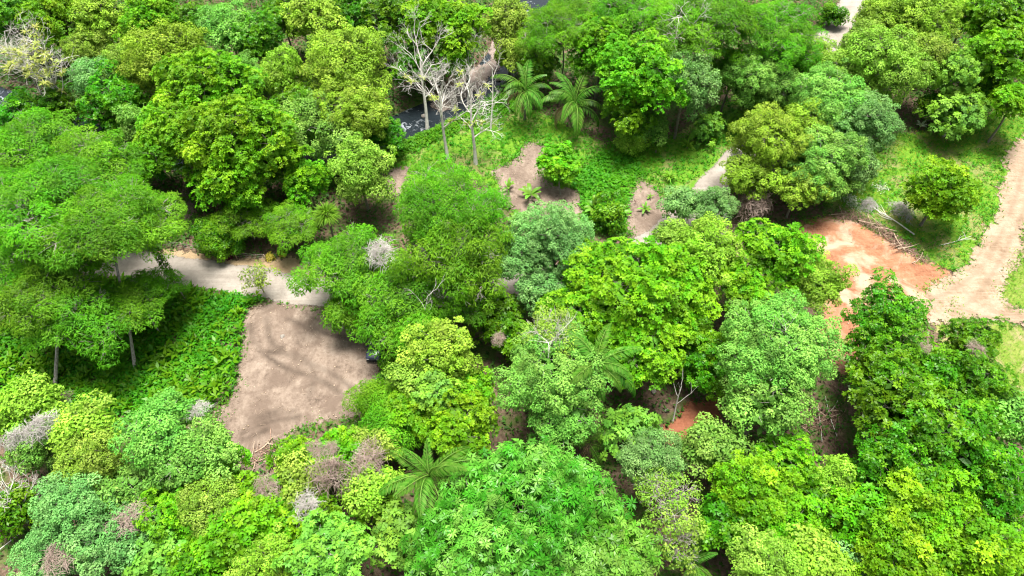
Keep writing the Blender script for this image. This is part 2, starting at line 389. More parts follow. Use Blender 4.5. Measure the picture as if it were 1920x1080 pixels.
P_D2 = px_poly([(925, 322), (965, 300), (985, 265), (1020, 275), (1018, 335), (1050, 352), (1085, 355), (1095, 395), (1090, 430), (1000, 425), (940, 380)])
P_D3 = px_poly([(1195, 330), (1222, 345), (1250, 372), (1275, 398), (1235, 440), (1200, 458), (1168, 425), (1182, 370)])
P_D4 = px_poly([(1485, 425), (1550, 405), (1605, 412), (1660, 440), (1720, 478), (1785, 515), (1800, 545), (1780, 590), (1700, 610), (1640, 640), (1620, 720), (1560, 700), (1530, 620), (1545, 560), (1540, 500), (1500, 455)])
P_DR = px_poly([(1900, 270), (1960, 250), (1960, 340), (1930, 420), (1898, 505), (1872, 556), (1895, 578), (1990, 592), (1990, 622), (1900, 610), (1820, 600), (1740, 606), (1730, 545), (1790, 520), (1836, 458), (1866, 392), (1880, 330), (1885, 285)])
P_D5 = px_poly([(308, 368), (345, 360), (368, 385), (362, 415), (325, 420), (308, 400)])
P_D6 = px_poly([(735, 318), (765, 312), (770, 350), (745, 372), (722, 360)])
P_PATH = px_poly([(1245, 800), (1290, 765), (1350, 735), (1375, 740), (1350, 785), (1300, 822), (1255, 835)])
P_BANK = px_poly([(800, 195), (850, 145), (915, 110), (925, 30), (965, 20), (955, 95), (900, 165), (830, 210)], -0.6)
P_VERGE = px_poly([(290, 470), (345, 470), (445, 486), (540, 482), (600, 500), (600, 540), (440, 505), (330, 500)])
ROAD = smooth_line(px_poly([(-140, 468), (20, 478), (180, 489), (330, 508), (450, 524), (580, 546), (700, 560), (850, 552), (1000, 530), (1140, 500), (1235, 452), (1295, 398), (1350, 335), (1405, 280), (1455, 215), (1500, 150), (1560, 62), (1598, 5), (1630, -60)]), 6)

def rl(*pts): return smooth_line(px_poly(pts), 6)
def offset_line(L, w):
    t = nrm(np.gradient(L, axis=0)); return L + np.stack([-t[:, 1], t[:, 0]], 1) * w
RUT_D1 = [rl((468, 612), (486, 655), (535, 690), (598, 712), (640, 740)), rl((500, 600), (512, 645), (560, 675), (620, 700), (668, 735)), rl((455, 812), (505, 792), (560, 782)), rl((462, 798), (515, 780), (552, 772)), rl((470, 786), (530, 770)), rl((455, 826), (500, 806)), rl((540, 600), (610, 625), (680, 640)), rl((505, 660), (560, 668), (590, 700), (580, 740))]
RUT_DR = [rl((1925, 270), (1912, 340), (1885, 420), (1840, 500), (1780, 548), (1700, 575)), rl((1945, 280), (1932, 350), (1905, 430), (1862, 510), (1830, 555), (1790, 585)), rl((1805, 545), (1840, 575), (1890, 592), (1980, 604)), rl((1780, 560), (1820, 588), (1880, 602), (1980, 614))]
RUT_D4 = [rl((1560, 430), (1620, 450), (1700, 495), (1770, 530)), rl((1550, 470), (1620, 490), (1690, 530), (1760, 560)), rl((1545, 540), (1600, 560), (1680, 575), (1760, 575))]
sheet("grass_field", P_G1, 1, MS['grass'], 0.5, 0.06, seed=3)
sheet("grass_slope", P_G2, 1, MS['grass'], 0.5, 0.06, seed=4)
sheet("weedy_verge", P_G3, 1, MS['weedy'], 0.4, 0.06, seed=5)
sheet("weedy_ground", P_G4, 1, MS['weedy'], 0.4, 0.06, seed=6)
sheet("road_verge", P_VERGE, 9, MS['verge'], 0.3, 0.05, seed=7)
sheet("bulldozed_clearing", P_D1, 12, MS['clearing'], 0.2, 0.16, seed=8, rscale=1.8, ruts=RUT_D1, rut_w=0.36, rut_s=0.95)
sheet("bare_soil_patch", P_D2, 16, MS['clearing'], 0.3, 0.08, seed=9)
sheet("bare_soil_corner", P_D3, 16, MS['clearing'], 0.3, 0.08, seed=10)
sheet("red_clay_clearing", P_D4, 14, MS['red'], 0.25, 0.12, seed=11, ruts=RUT_D4, rut_w=0.3, rut_s=0.4)
sheet("dirt_road", P_DR, 34, MS['drive'], 0.22, 0.06, seed=12, ruts=RUT_DR, rut_w=0.28, rut_s=0.5)
sheet("bare_soil_spot", P_D5, 12, MS['clearing'], 0.3, 0.05, seed=13)
sheet("bare_soil_strip", P_D6, 24, MS['clearing'], 0.3, 0.05, seed=14)
sheet("earth_path", P_PATH, 12, MS['path'], 0.25, 0.10, seed=15)
sheet("river_gravel_bank", P_BANK, 10, MS['bank'], 0.4, 0.25, seed=16, rscale=3.0, z0=-0.72)
sheet("road", ROAD, 28, MS['road'], 0.35, 0.02, dist_fn=lambda X, Y: 1.95 - line_dist(X, Y, ROAD), seed=17, ruts=[ROAD, offset_line(ROAD, 1.75), offset_line(ROAD, -1.75)], rut_w=0.4, rut_s=0.45, wob=0.3)

def water_mat():
    m, nt, N, Lk = new_mat("river_water")
    geo = N("ShaderNodeNewGeometry"); vec = geo.outputs["Position"]
    f = noise(N, Lk, 1.1, 7, 0.65, vec, 1.2); f2 = noise(N, Lk, 0.3, 3, 0.5, vec)
    a = N("ShaderNodeMath"); a.operation = 'ADD'; Lk(f, a.inputs[0]); Lk(f2, a.inputs[1])
    foam = rng_map(N, Lk, a.outputs[0], 1.14, 1.34, 0, 0.85)
    col = mixrgb(N, Lk, foam, (0.016, 0.022, 0.026), (0.46, 0.50, 0.54))
    p = N("ShaderNodeBsdfPrincipled"); Lk(col, p.inputs["Base Color"]); p.inputs["IOR"].default_value = 1.33
    Lk(rng_map(N, Lk, foam, 0, 1, 0.08, 0.7), p.inputs["Roughness"])
    b = N("ShaderNodeBump"); b.inputs["Strength"].default_value = 0.6; b.inputs["Distance"].default_value = 0.12
    Lk(f, b.inputs["Height"]); Lk(b.outputs[0], p.inputs["Normal"])
    o = N("ShaderNodeOutputMaterial"); Lk(p.outputs[0], o.inputs[0]); return m
def river():
    t = nrm(np.gradient(RIVER, axis=0)); n = np.stack([-t[:, 1], t[:, 0]], 1)
    rows = [np.concatenate([RIVER + n * w, np.full((len(RIVER), 1), WATER_Z + 0.03 * abs(w) * 0)], 1) for w in np.linspace(-3.4, 3.4, 9)]
    V = np.stack(rows, 1).reshape(-1, 3); k = 9; m = len(RIVER)
    V[:, 2] += 0.04 * vnoise(V[:, 0], V[:, 1], 1.5, 4)
    F = [(i * k + j, i * k + j + 1, (i + 1) * k + j + 1, (i + 1) * k + j) for i in range(m - 1) for j in range(k - 1)]
    me = mesh_from("river", V, F, None, None, True); me.materials.append(water_mat())
    o = link("river", me); o["kind"] = "structure"
river()

# ------------------------------------------------------------------ crowns
def fib_dirs(n, r):
    i = np.arange(n) + 0.5
    z = 1 - 2 * i / n; a = math.pi * (1 + 5 ** 0.5) * i + r.uniform(0, 6.28)
    d = np.stack([np.cos(a) * np.sqrt(1 - z * z), np.sin(a) * np.sqrt(1 - z * z), z], 1)
    return nrm(d + r.normal(0, 0.35 / math.sqrt(n), d.shape) * 2)
def rand_dirs(n, r): return nrm(r.normal(0, 1, (n, 3)))

STY = {
 # lobes, flatness, bough radius and spacing, leaf length and width, mode, leaves (or rosettes) per bough
 'ros':  dict(nl=12, flat=0.80, rc=0.62, sp=1.08, L=0.27, W=0.155, mode='ros', k=15, nleaf=6, elev=0.45, y=(0.30, 0.28), mat='ros'),
 'yel':  dict(nl=13, flat=0.85, rc=0.56, sp=0.98, L=0.21, W=0.13, mode='leaf', k=95, y=(0.40, 0.3), mat='yel'),
 'pale': dict(nl=13, flat=0.78, rc=0.58, sp=1.00, L=0.22, W=0.12, mode='leaf', k=98, y=(0.4, 0.3), mat='pale'),
 'mint': dict(nl=12, flat=0.80, rc=0.54, sp=0.95, L=0.20, W=0.115, mode='leaf', k=92, y=(0.4, 0.3), mat='mint'),
 'dark': dict(nl=11, flat=0.90, rc=0.62, sp=1.08, L=0.27, W=0.145, mode='ros', k=15, nleaf=6, elev=0.35, y=(0.35, 0.3), mat='dark'),
 'fea':  dict(nl=26, flat=0.74, rc=0.80, sp=1.15, L=0.32, W=0.075, mode='leaf', k=135, y=(0.40, 0.3), mat='fea', up=1.0, squash=0.62, lr=(0.13, 0.29), core=0.12, skirt=0, gap=0.22),
 'star': dict(nl=14, flat=0.66, rc=0.85, sp=1.15, L=0.48, W=0.15, mode='ros', k=8, nleaf=9, elev=0.1, bend=0.30, y=(0.35, 0.32), mat='star'),
 'cec':  dict(nl=9, flat=0.60, rc=0.75, sp=1.05, L=0.34, W=0.17, mode='ros', k=6, nleaf=9, elev=-0.05, bend=0.1, y=(0.4, 0.3), mat='cec'),
 'olive':dict(nl=11, flat=0.85, rc=0.54, sp=0.95, L=0.20, W=0.12, mode='leaf', k=95, y=(0.4, 0.3), mat='olive'),
 'bush': dict(nl=10, flat=0.8, rc=0.5, sp=0.75, L=0.24, W=0.13, mode='leaf', k=56, y=(0.4, 0.35), mat='dark'),
 'sparse':dict(nl=10, flat=0.85, rc=0.60, sp=1.2, L=0.22, W=0.12, mode='leaf', k=50, y=(0.5, 0.3), mat='olive', core=0.0, skirt=0),
}
def make_crown(style, R, seed):
    p = STY[style]; r = R_(seed)
    nl = p['nl']; flat = p['flat']
    i = np.arange(nl); rr = R * 0.70 * np.sqrt((i + 0.3) / nl) * r.uniform(0.75, 1.15, nl)
    a = i * 2.39996 + r.uniform(0, 6.28) + r.normal(0, 0.35, nl)
    rr *= 1 + 0.16 * np.sin(2 * a + r.uniform(0, 6.28)) + 0.10 * np.sin(3 * a + r.uniform(0, 6.28))
    lo, hi = p.get('lr', (0.22, 0.42))
    lrad = R * r.uniform(lo, hi, nl)
    zc = flat * R * (0.42 * (1 - (rr / (0.66 * R)) ** 2) - 0.10) + r.normal(0, 0.13 * R * flat, nl)
    C = np.stack([np.cos(a) * rr, np.sin(a) * rr, zc], 1)
    skirt = p.get('skirt', 5)
    if skirt:
        a2 = np.arange(skirt) * 6.283 / skirt + r.uniform(0, 6.28) + r.normal(0, 0.3, skirt); r2 = R * r.uniform(0.40, 0.62, skirt)
        C = np.concatenate([C, np.stack([np.cos(a2) * r2, np.sin(a2) * r2, -flat * R * r.uniform(0.35, 0.62, skirt)], 1)]); lrad = np.concatenate([lrad, R * r.uniform(0.24, 0.36, skirt)]); nl += skirt
    zs = max(flat, 0.55); lv = np.clip(r.normal(1, 0.13, nl), 0.72, 1.28); ly = r.normal(0, 0.24, nl)
    cp, cn, cl = [], [], []
    for j in range(nl):
        n = max(6, int(4 * math.pi * (lrad[j] / p['sp']) ** 2 * 1.05))
        d = fib_dirs(n, r)
        pos = C[j] + d * np.array([1, 1, zs]) * lrad[j] * np.clip(r.normal(1.0, 0.17, (n, 1)), 0.65, 1.45)
        ok = d[:, 2] > -0.6
        for q in range(nl):
            if q != j:
                e = (pos - C[q]) / np.array([1, 1, zs])
                ok &= np.linalg.norm(e, axis=1) > lrad[q] * 0.86
        cp.append(pos[ok]); cn.append(d[ok]); cl.append(np.full(ok.sum(), j))
    cp = np.concatenate(cp); cn = np.concatenate(cn); cl = np.concatenate(cl); nc = len(cp)
    # some boughs push the outline out, some are missing: gaps
    keep = r.uniform(0, 1, nc) > p.get('gap', 0.12)
    cp, cn, cl = cp[keep], cn[keep], cl[keep]; nc = len(cp)
    stray = r.uniform(0, 1, nc) < 0.16
    cp[stray] += cn[stray] * r.uniform(0.3, 1.1, (stray.sum(), 1)) * p['rc']
    cv = np.clip(r.normal(1.0, 0.12, nc), 0.65, 1.4) * lv[cl]; cyw = np.clip(r.normal(p['y'][0], p['y'][1] * 0.7, nc) + ly[cl], 0, 1)
    szf = np.clip(np.exp(r.normal(-0.05, 0.32, nc)), 0.5, 1.7)
    crs = p['rc'] * szf
    mb = MB(); UP = np.array([0, 0, 1.0])
    kk = np.maximum(2, (p['k'] * szf ** 1.8).astype(int))
    idx = np.repeat(np.arange(nc), kk); n = len(idx)
    d = rand_dirs(n, r)
    axis = nrm(cn * 0.6 + UP * 0.7 + r.normal(0, 0.2, (nc, 3)))
    dt = (d * axis[idx]).sum(1); fl = dt < p.get('cap', 0.0)
    d[fl] = d[fl] - 2 * dt[fl][:, None] * axis[idx][fl]
    rad = crs[idx] * (0.6 + 0.4 * np.sqrt(r.uniform(0, 1, n)))
    wob = 1 + 0.22 * np.sin(d[:, 0] * 5 + idx) * np.cos(d[:, 1] * 4 + idx * 1.7)
    pos = cp[idx] + d * (rad * wob)[:, None] * np.array([1, 1, p.get('squash', 0.8)])
    up = p.get('up', 0.55)
    if p['mode'] == 'leaf':
        Nn = nrm(d * 0.8 + UP * up + r.normal(0, 0.35, (n, 3)))
        T = rand_dirs(n, r) + d * 0.6 - UP * 0.25
        sz = r.uniform(0.7, 1.3, n)
        mb.leaves(pos, Nn, T, p['L'] * sz, p['W'] * sz, 0.15, 0.12, np.clip(cv[idx] * r.normal(1, 0.14, n), 0.5, 1.6), np.clip(cyw[idx] + r.normal(0, p['y'][1] * 0.6, n), 0, 1))
    else:
        nlf = p['nleaf']
        ax = nrm(d * 0.75 + UP * 0.6 + r.normal(0, 0.22, (n, 3)))
        e1 = nrm(np.cross(ax, rand_dirs(n, r))); e2 = np.cross(ax, e1)
        rs = r.uniform(0.75, 1.25, n); rv = np.clip(cv[idx] * r.normal(1, 0.1, n), 0.5, 1.6); ry = np.clip(cyw[idx] + r.normal(0, p['y'][1] * 0.6, n), 0, 1)
        for q in range(nlf):
            an = 2 * math.pi * q / nlf + r.uniform(-0.25, 0.25, n)
            rd = np.cos(an)[:, None] * e1 + np.sin(an)[:, None] * e2
            T = nrm(rd + ax * p['elev'] * r.uniform(0.4, 1.6, (n, 1)))
            Nn = nrm(ax - rd * p['elev'] + r.normal(0, 0.15, (n, 3)))
            s_ = rs * r.uniform(0.75, 1.15, n)
            mb.leaves(pos + T * 0.04, Nn, T, p['L'] * s_, p['W'] * s_, 0.2, p.get('bend', 0.08), np.clip(rv * r.normal(1, 0.08, n), 0.5, 1.6), ry)
    # inner foliage
    core = p.get('core', 1.0)
    if core > 0:
        for j in range(nl):
            nn = int(42 * core * (lrad[j] / 1.6) ** 2) + 8
            d = rand_dirs(nn, r); ps = C[j] + d * np.array([1, 1, zs]) * lrad[j] * r.uniform(0.25, 0.68, (nn, 1))
            mb.leaves(ps, nrm(d + UP * 0.8), rand_dirs(nn, r), r.uniform(0.5, 0.8, nn), r.uniform(0.35, 0.55, nn), 0.1, 0.1, r.uniform(0.7, 1.0, nn), 0.1)
    # branches inside the crown
    bb = MB(); rt = (0.018 if style == 'fea' else 0.03) * R
    root = np.array([0, 0, -0.62 * R * max(flat, 0.55)])
    for j in range(nl):
        mid = root * 0.45 + C[j] * 0.55 + np.array([0, 0, -0.10 * R]) + r.normal(0, 0.06 * R, 3)
        end = C[j] * 1.0 + np.array([0, 0, 0.1 * lrad[j]])
        bb.tube(smooth_line([root, mid, end], 4), np.linspace(rt, rt * 0.35, 9), 5, False)
        ds = fib_dirs(14, r); ds = ds[ds[:, 2] > -0.3][: (12 if (style in ('fea', 'sparse')) else 6)]
        for dd in ds:
            e = end + dd * np.array([1, 1, zs]) * lrad[j] * (1.05 if style in ('fea', 'sparse') else 0.9)
            m2 = (end + e) / 2 + r.normal(0, 0.1 * lrad[j], 3)
            bb.tube([end, m2, e], [rt * 0.3, rt * 0.2, 0.015], 4, False)
            if style in ('fea', 'sparse'):
                for _ in range(3):
                    e3 = e + (r.normal(0, 0.4, 3) + dd * 0.3) * lrad[j] * 0.5
                    bb.tube([m2, (m2 + e3) / 2 + r.normal(0, 0.05, 3), e3], [rt * 0.14, rt * 0.1, 0.012], 3, False)
    top = float((cp[:, 2]).max()); low = float(cp[:, 2].min())
    return dict(crown=mb.mesh(style + "_crown", M[p['mat']]), branch=bb.mesh(style + "_branches", M['pale_bark'] if style in ('fea', 'sparse', 'pale', 'cec') else M['bark'], True), R=R, root=root[2])

LIB = {}
def lib(style, Rm, rr):
    p = STY[style]
    sizes = (2.2, 4.6, 7.5) if style in ('fea', 'star') else (1.8, 3.4, 5.4)
    R = min(sizes, key=lambda s: abs(math.log(s / Rm)))
    nv = 3 if R < 5 else 2
    key = (style, R, rr.integers(0, nv))
    if key not in LIB: LIB[key] = make_crown(style, R, hash((style, R, int(key[2]))) % 100000 if False else (sum(map(ord, style)) * 31 + int(R * 10) * 7 + int(key[2])))
    return LIB[key]

def trunk_mesh(bx, by, h, r0, r1, rr, mat, k=8):
    """tapered trunk from the origin to (bx, by, h), flared foot, slight bends"""
    t = np.linspace(0, 1, 9)
    amp = 0.02 * h
    pts = np.stack([bx * t + amp * np.sin(t * 5 + rr.uniform(0, 6)) * t, by * t + amp * np.cos(t * 4 + rr.uniform(0, 6)) * t, -0.25 + (h + 0.25) * t], 1)
    rad = r0 + (r1 - r0) * t; rad[0] *= 1.5; rad[1] *= 1.12
    return MB().tube(pts, rad, k, False).mesh("trunk", mat, True)

TREES = []
def tree(u, v, rpx, style, h, label, name='broadleaf_tree', base=None, sx=1.0, sy=1.0, sz=1.0, cat='tree', group=None, bark=None, seed=None, mat=None):
    i = len(TREES); rr = R_(1000 + i if seed is None else seed)
    c = at(u, v, h); Rm = metres(rpx, c)
    t = lib(style, Rm, rr); s = Rm / t['R'] * 1.02
    b = at(base[0], base[1], 0) if base else np.array([c[0], c[1], 0])
    b[2] = float(ground_z(np.array([b[0]]), np.array([b[1]]))[0])
    o = thing(name, label, cat, b, 0, group)
    off = c - b
    rz = rr.uniform(0, 6.28)
    hroot = h - b[2] + t['root'] * s * sz * 0.95
    hroot = max(hroot, 0.25)
    fr = hroot / max(off[2], 0.1)
    mt = bark or (M['pale_bark'] if style in ('fea', 'sparse', 'pale', 'cec') else M['bark'])
    r1 = (0.0145 if style == 'fea' else 0.032) * t['R'] * s
    link('trunk', trunk_mesh(off[0], off[1], hroot, max(r1 * 1.5, 0.06), r1, rr, mt), o)
    sc_ = (s * sx, s * sy, s * sz)
    # stretch along photo axes: rotate the mesh inside by choosing between a few turns only when anisotropic
    if sx != 1.0 or sy != 1.0: rz = rr.choice([0.0, math.pi]) + rr.uniform(-0.2, 0.2)
    link('branches', t['branch'], o, off, (0, 0, rz), sc_)
    link('crown', t['crown'], o, off, (0, 0, rz), sc_)
    TREES.append((o, u, v, rpx)); return o
# ------------------------------------------------------------------ trees (photo pixel of crown centre, half width in px, style, height of crown centre, label)
W_, Bt, Fe, Sh = 'broadleaf_tree', 'broadleaf_tree', 'feathery_tree', 'shrub'
T = tree
# upper left woodland
T(22, 25, 62, 'dark', 8, "mid-green tree cut by the top left corner", sy=1.1)
T(115, 30, 70, 'ros', 8, "bright green tree at the top edge above the pale leaning trunk")
T(195, 32, 55, 'yel', 8.5, "yellow-green crown at the top edge, left of a dark gap")
T(160, 80, 42, 'olive', 7, "olive green crown just right of the bleached leaning tree")
T(285, 32, 62, 'ros', 8.5, "bright green crown touching the top edge above the lime green tree", mat=None)
T(358, 40, 44, 'dark', 8, "darker round crown at the top edge between two lime trees")
T(425, 45, 55, 'pale', 9, "pale grey-green crown at the top edge with mint highlights")
T(482, 70, 52, 'dark', 7.5, "bluish dark green tree behind the young lime tree")
T(585, 28, 58, 'yel', 8.5, "yellow-green crown at the top edge above the big lime dome")
T(530, 30, 45, 'dark', 7, "dark tree at the top edge in deep shade")
T(320, 110, 95, 'yel', 9, "wide lime green crown in the upper left woodland", sy=0.85)
T(235, 120, 42, 'olive', 7, "narrow olive crown left of the wide lime green crown", sz=1.5)
T(168, 145, 48, 'mint', 7, "grey-green feathery crown behind the leaning bleached trunk")
T(215, 190, 58, 'dark', 5.5, "dark green tree above the river gap at left")
T(110, 195, 50, 'dark', 4.5, "shaded dark tree under the bleached leaning tree")
T(40, 215, 60, 'dark', 5, "dark tree below the yellow bromeliads at the left edge")
T(395, 175, 100, 'ros', 9.5, "rear bright green half of the great leafy crown at upper left")
T(330, 255, 80, 'ros', 9, "left lobe of bright green foliage beside the river gap")
T(450, 265, 105, 'ros', 10, "biggest bright green leafy crown in the upper left")
T(432, 335, 66, 'ros', 7.5, "bright green crown hanging over the small bare soil spot")
T(455, 140, 42, 'pale', 9, "sparse pale cream-green crown left of the young lime tree")
T(528, 128, 46, 'yel', 9, "small young lime tree with drooping tufts", sz=1.2)
T(655, 115, 88, 'yel', 10, "tall dense lime dome left of the bare river trees", sy=1.1)
T(655, 205, 72, 'yel', 8, "lower front crown of dense lime foliage beside the bare river trees")
T(595, 235, 66, 'pale', 7.5, "soft mid-green fern-like crown below the lime dome", mat=None)
T(560, 200, 45, 'dark', 6.5, "dark green crown left below the lime dome")
T(672, 315, 62, 'olive', 7, "layered yellow-green tree right of the dark gap above the spiky plant", sz=1.2)
T(575, 335, 42, 'ros', 6, "small bright green tree above the spiky rosette plant")
T(520, 300, 42, 'dark', 6, "dark tree right of the biggest bright green crown")
T(250, 228, 30, 'pale', 6.5, "small pale rounded tree beside the white-water gap at left", sz=1.3)
T(720, 250, 40, 'dark', 4, "dark shaded tree at the river edge left of the bare trees")
T(278, 300, 36, 'dark', 4, "dark tree behind the small bare soil spot")
# top centre
T(735, 28, 58, 'dark', 8, "dark leafy crown at the top edge right of the lime crown")
T(660, 20, 50, 'dark', 8, "dark crown at the top edge behind the lime dome")
T(805, 40, 55, 'ros', 9, "bright green crown at the top edge above the left bare tree")
T(870, 42, 50, 'ros', 9, "bright green crown at the top edge left of the gravel bank")
T(775, 110, 45, 'dark', 5.5, "dark tree on the far river bank behind the bare trees")
T(850, 110, 35, 'ros', 5, "round green tree seen through the bare branches")
T(955, 40, 52, 'olive', 7.5, "soft olive tree right of the gravel bank at the top edge")
T(960, 95, 30, 'olive', 5.5, "drooping olive crown beside the dark river pool", sz=1.4)
T(1010, 120, 42, 'dark', 5, "dark tree behind the left-hand palm")
# top right of centre: big feathery umbrella
T(1060, 50, 85, 'fea', 9.5, "light feathery crown at the top edge above the two palms", Fe)
T(1180, 20, 85, 'fea', 11, "feathery crown with pale upright limbs at the top edge", Fe)
T(1320, 45, 115, 'fea', 12, "broad feathery umbrella tree with white spreading limbs at the top edge", Fe)
T(1450, 60, 95, 'fea', 11, "right-hand feathery umbrella crown beside the road at the top edge", Fe)
T(1128, 88, 66, 'ros', 8.5, "bright leafy crown directly above the right-hand palm")
T(1205, 135, 85, 'ros', 9.5, "large bright leafy crown right of the palms")
T(1290, 150, 58, 'mint', 9, "pale mint strip of foliage right of the large leafy crown", sz=1.3)
T(1180, 212, 46, 'dark', 5.5, "dark tree in shade right of the right-hand palm")
T(1215, 232, 36, 'pale', 3.0, "low light-green shrub under the large leafy crown", Sh, cat='shrub')
T(1180, 262, 26, 'yel', 1.8, "small yellow-green shrub on the grass below the dark shade", Sh, cat='shrub')
T(1420, 140, 66, 'pale', 7.5, "dark-shaded green crown below the right-hand umbrella tree")
T(1480, 110, 46, 'dark', 7, "dark crown between the umbrella tree and the narrow road")
T(1375, 130, 48, 'dark', 7, "dark green crown under the umbrella tree above the shaded grass")
T(1430, 190, 36, 'dark', 4, "low dark tree at the grass edge left of the hidden road")
T(1326, 240, 27, 'cec', 1.9, "lobed-leaf shrub with yellow tops on the grass", Sh, cat='shrub', sz=1.3)
T(1384, 222, 17, 'cec', 1.9, "smaller lobed-leaf shrub right of the yellow-topped one", Sh, cat='shrub', sz=1.3)
# right of the hidden road
T(1560, 25, 22, 'bush', 2.2, "small dark bush left of the road at the top edge", Sh, cat='shrub')
T(1655, 25, 42, 'yel', 7, "yellow-green crown just right of the road at the top edge")
T(1745, 30, 62, 'yel', 8.5, "broad yellow-green crown at the top edge, right part")
T(1700, 20, 45, 'dark', 7, "green crown at the top edge between two yellow-green ones")
T(1820, 25, 50, 'ros', 8, "green crown at the top edge near the right corner")
T(1890, 30, 58, 'dark', 9, "dark crown in the top right corner")
T(1640, 115, 98, 'olive', 9.5, "wide olive-yellow dome right of the road", sy=0.95)
T(1735, 105, 52, 'olive', 8.0, "olive crown behind the lobed-leaf tree")
T(1532, 105, 46, 'olive', 6, "olive green tree hanging over the hidden part of the upper road")
T(1492, 190, 40, 'pale', 5, "light green crown covering the road behind the yellow tree")
T(1560, 180, 75, 'pale', 8.5, "light green crown in front of the olive dome")
T(1622, 225, 72, 'mint', 8, "mint green crown left of the silver-leaved plants")
T(1512, 230, 55, 'yel', 7.5, "yellow crown above the hidden road bend", seed=77)
T(1440, 262, 72, 'yel', 8, "bright yellow tree right of the road bend with bare vines below")
T(1410, 330, 48, 'yel', 5.5, "lower yellow clump hanging beside the grey road")
T(1545, 300, 75, 'pale', 6.5, "light green tree standing over the yellow clumps")
T(1500, 350, 46, 'yel', 5, "yellow clump at the corner of the red clay clearing")
T(1600, 310, 52, 'mint', 5, "grey-green tree at the upper edge of the sunlit grass slope")
T(1795, 130, 45, 'cec', 8, "tall lobed-leaf tree with drooping leaves near the right edge", sz=1.3)
T(1800, 205, 56, 'cec', 4.5, "light green lobed shrub above the grass slope", Sh, cat='shrub', mat=None)
T(1762, 190, 30, 'bush', 3.5, "dark leafy plant mass behind the silver leaves", Sh, cat='shrub')
T(1885, 100, 62, 'ros', 9, "green crown at the right edge near the top")
T(1905, 190, 45, 'ros', 6.5, "green crown at the right edge above the dirt road")
T(1850, 160, 38, 'dark', 5, "dark shaded tree left of the right-edge crowns")
T(1768, 360, 60, 'ros', 5.5, "single round tree on the grass slope above the brush pile", sz=1.1)
# left giant feathery trees
T(85, 395, 150, 'fea', 13, "giant feathery tree at the left edge with pale leaning trunk", Fe, base=(100, 735), sy=1.0)
T(190, 425, 138, 'fea', 12.5, "giant feathery crown above the lush ground cover", Fe, base=(252, 692), sy=0.95)
IVY = T(256, 412, 68, 'fea', 10, "feathery tree with a vine-wrapped trunk beside the road", Fe, base=(352, 568))
def ivy_sleeve(o):
    """climbing leaves wrapped round a trunk"""
    r = R_(88); tr = [c for c in o.children if c.name.startswith('crown')][0]; top = np.array(tr.location); n = 1500
    f = r.uniform(0, 0.80, n); a = r.uniform(0, 6.28, n); w = (0.20 + 0.22 * (1 - f)) * r.uniform(0.8, 1.5, n)
    d = np.stack([np.cos(a), np.sin(a), np.zeros(n)], 1); P = f[:, None] * top + d * w[:, None]; P[:, 2] = f * top[2] * 0.9
    mb = MB().leaves(P, nrm(d + np.array([0, 0, 0.5]) + r.normal(0, 0.3, (n, 3))), nrm(r.normal(0, 1, (n, 3)) - np.array([0, 0, 0.6])), r.uniform(0.16, 0.3, n), r.uniform(0.09, 0.16, n), 0.15, 0.1, r.uniform(0.6, 1.1, n), r.uniform(0, 0.7, n))
    link('ivy', mb.mesh('ivy', M['dark']), o)
ivy_sleeve(IVY)
T(60, 280, 95, 'fea', 9, "feathery crown below the bleached tree at the left edge", Fe)
T(180, 310, 90, 'fea', 9.5, "bright feathery crown below the left river gap", Fe)
T(60, 560, 80, 'fea', 9, "lower feathery foliage at the left edge above the ground cover", Fe)
T(255, 560, 72, 'fea', 6.0, "low feathery bough spreading over the road end", Fe)
T(150, 585, 95, 'fea', 7.0, "lowest feathery bough hanging in front of the leaning trunks", Fe)
T(20, 470, 90, 'fea', 10, "feathery bough touching the left edge at mid height", Fe)
T(120, 500, 100, 'fea', 9, "feathery crown left of the road end", Fe)
T(460, 408, 58, 'fea', 3.6, "feathery tree above the road with pale twigs", Fe)
T(545, 425, 58, 'fea', 3.8, "feathery tree left of the spiky rosette plant", Fe)
T(410, 440, 45, 'bush', 2.5, "leafy bush behind the wire fence", Sh, cat='shrub')
T(482, 520, 30, 'sparse', 2.8, "small airy tree drooping across the road", sz=1.3)
# centre feathery
T(835, 395, 118, 'fea', 11.5, "tall bright feathery crown in the middle of the picture", Fe, sz=1.25, seed=5)
T(850, 480, 105, 'fea', 10, "lower front half of the tall bright feathery crown", Fe, sz=1.3, seed=6)
T(650, 500, 95, 'fea', 6.5, "feathery bough hanging over the middle of the road", Fe)
T(885, 545, 62, 'fea', 7.0, "feathery skirt under the tall bright crown hiding the road", Fe)
T(745, 560, 100, 'fea', 6.2, "dark feathery crown at the upper right of the bulldozed clearing", Fe)
T(780, 630, 62, 'fea', 5.5, "feathery foliage over the parked dark car", Fe)
T(655, 585, 42, 'fea', 3.6, "thin feathery spray over the clearing's top edge", Fe, base=(720, 600))
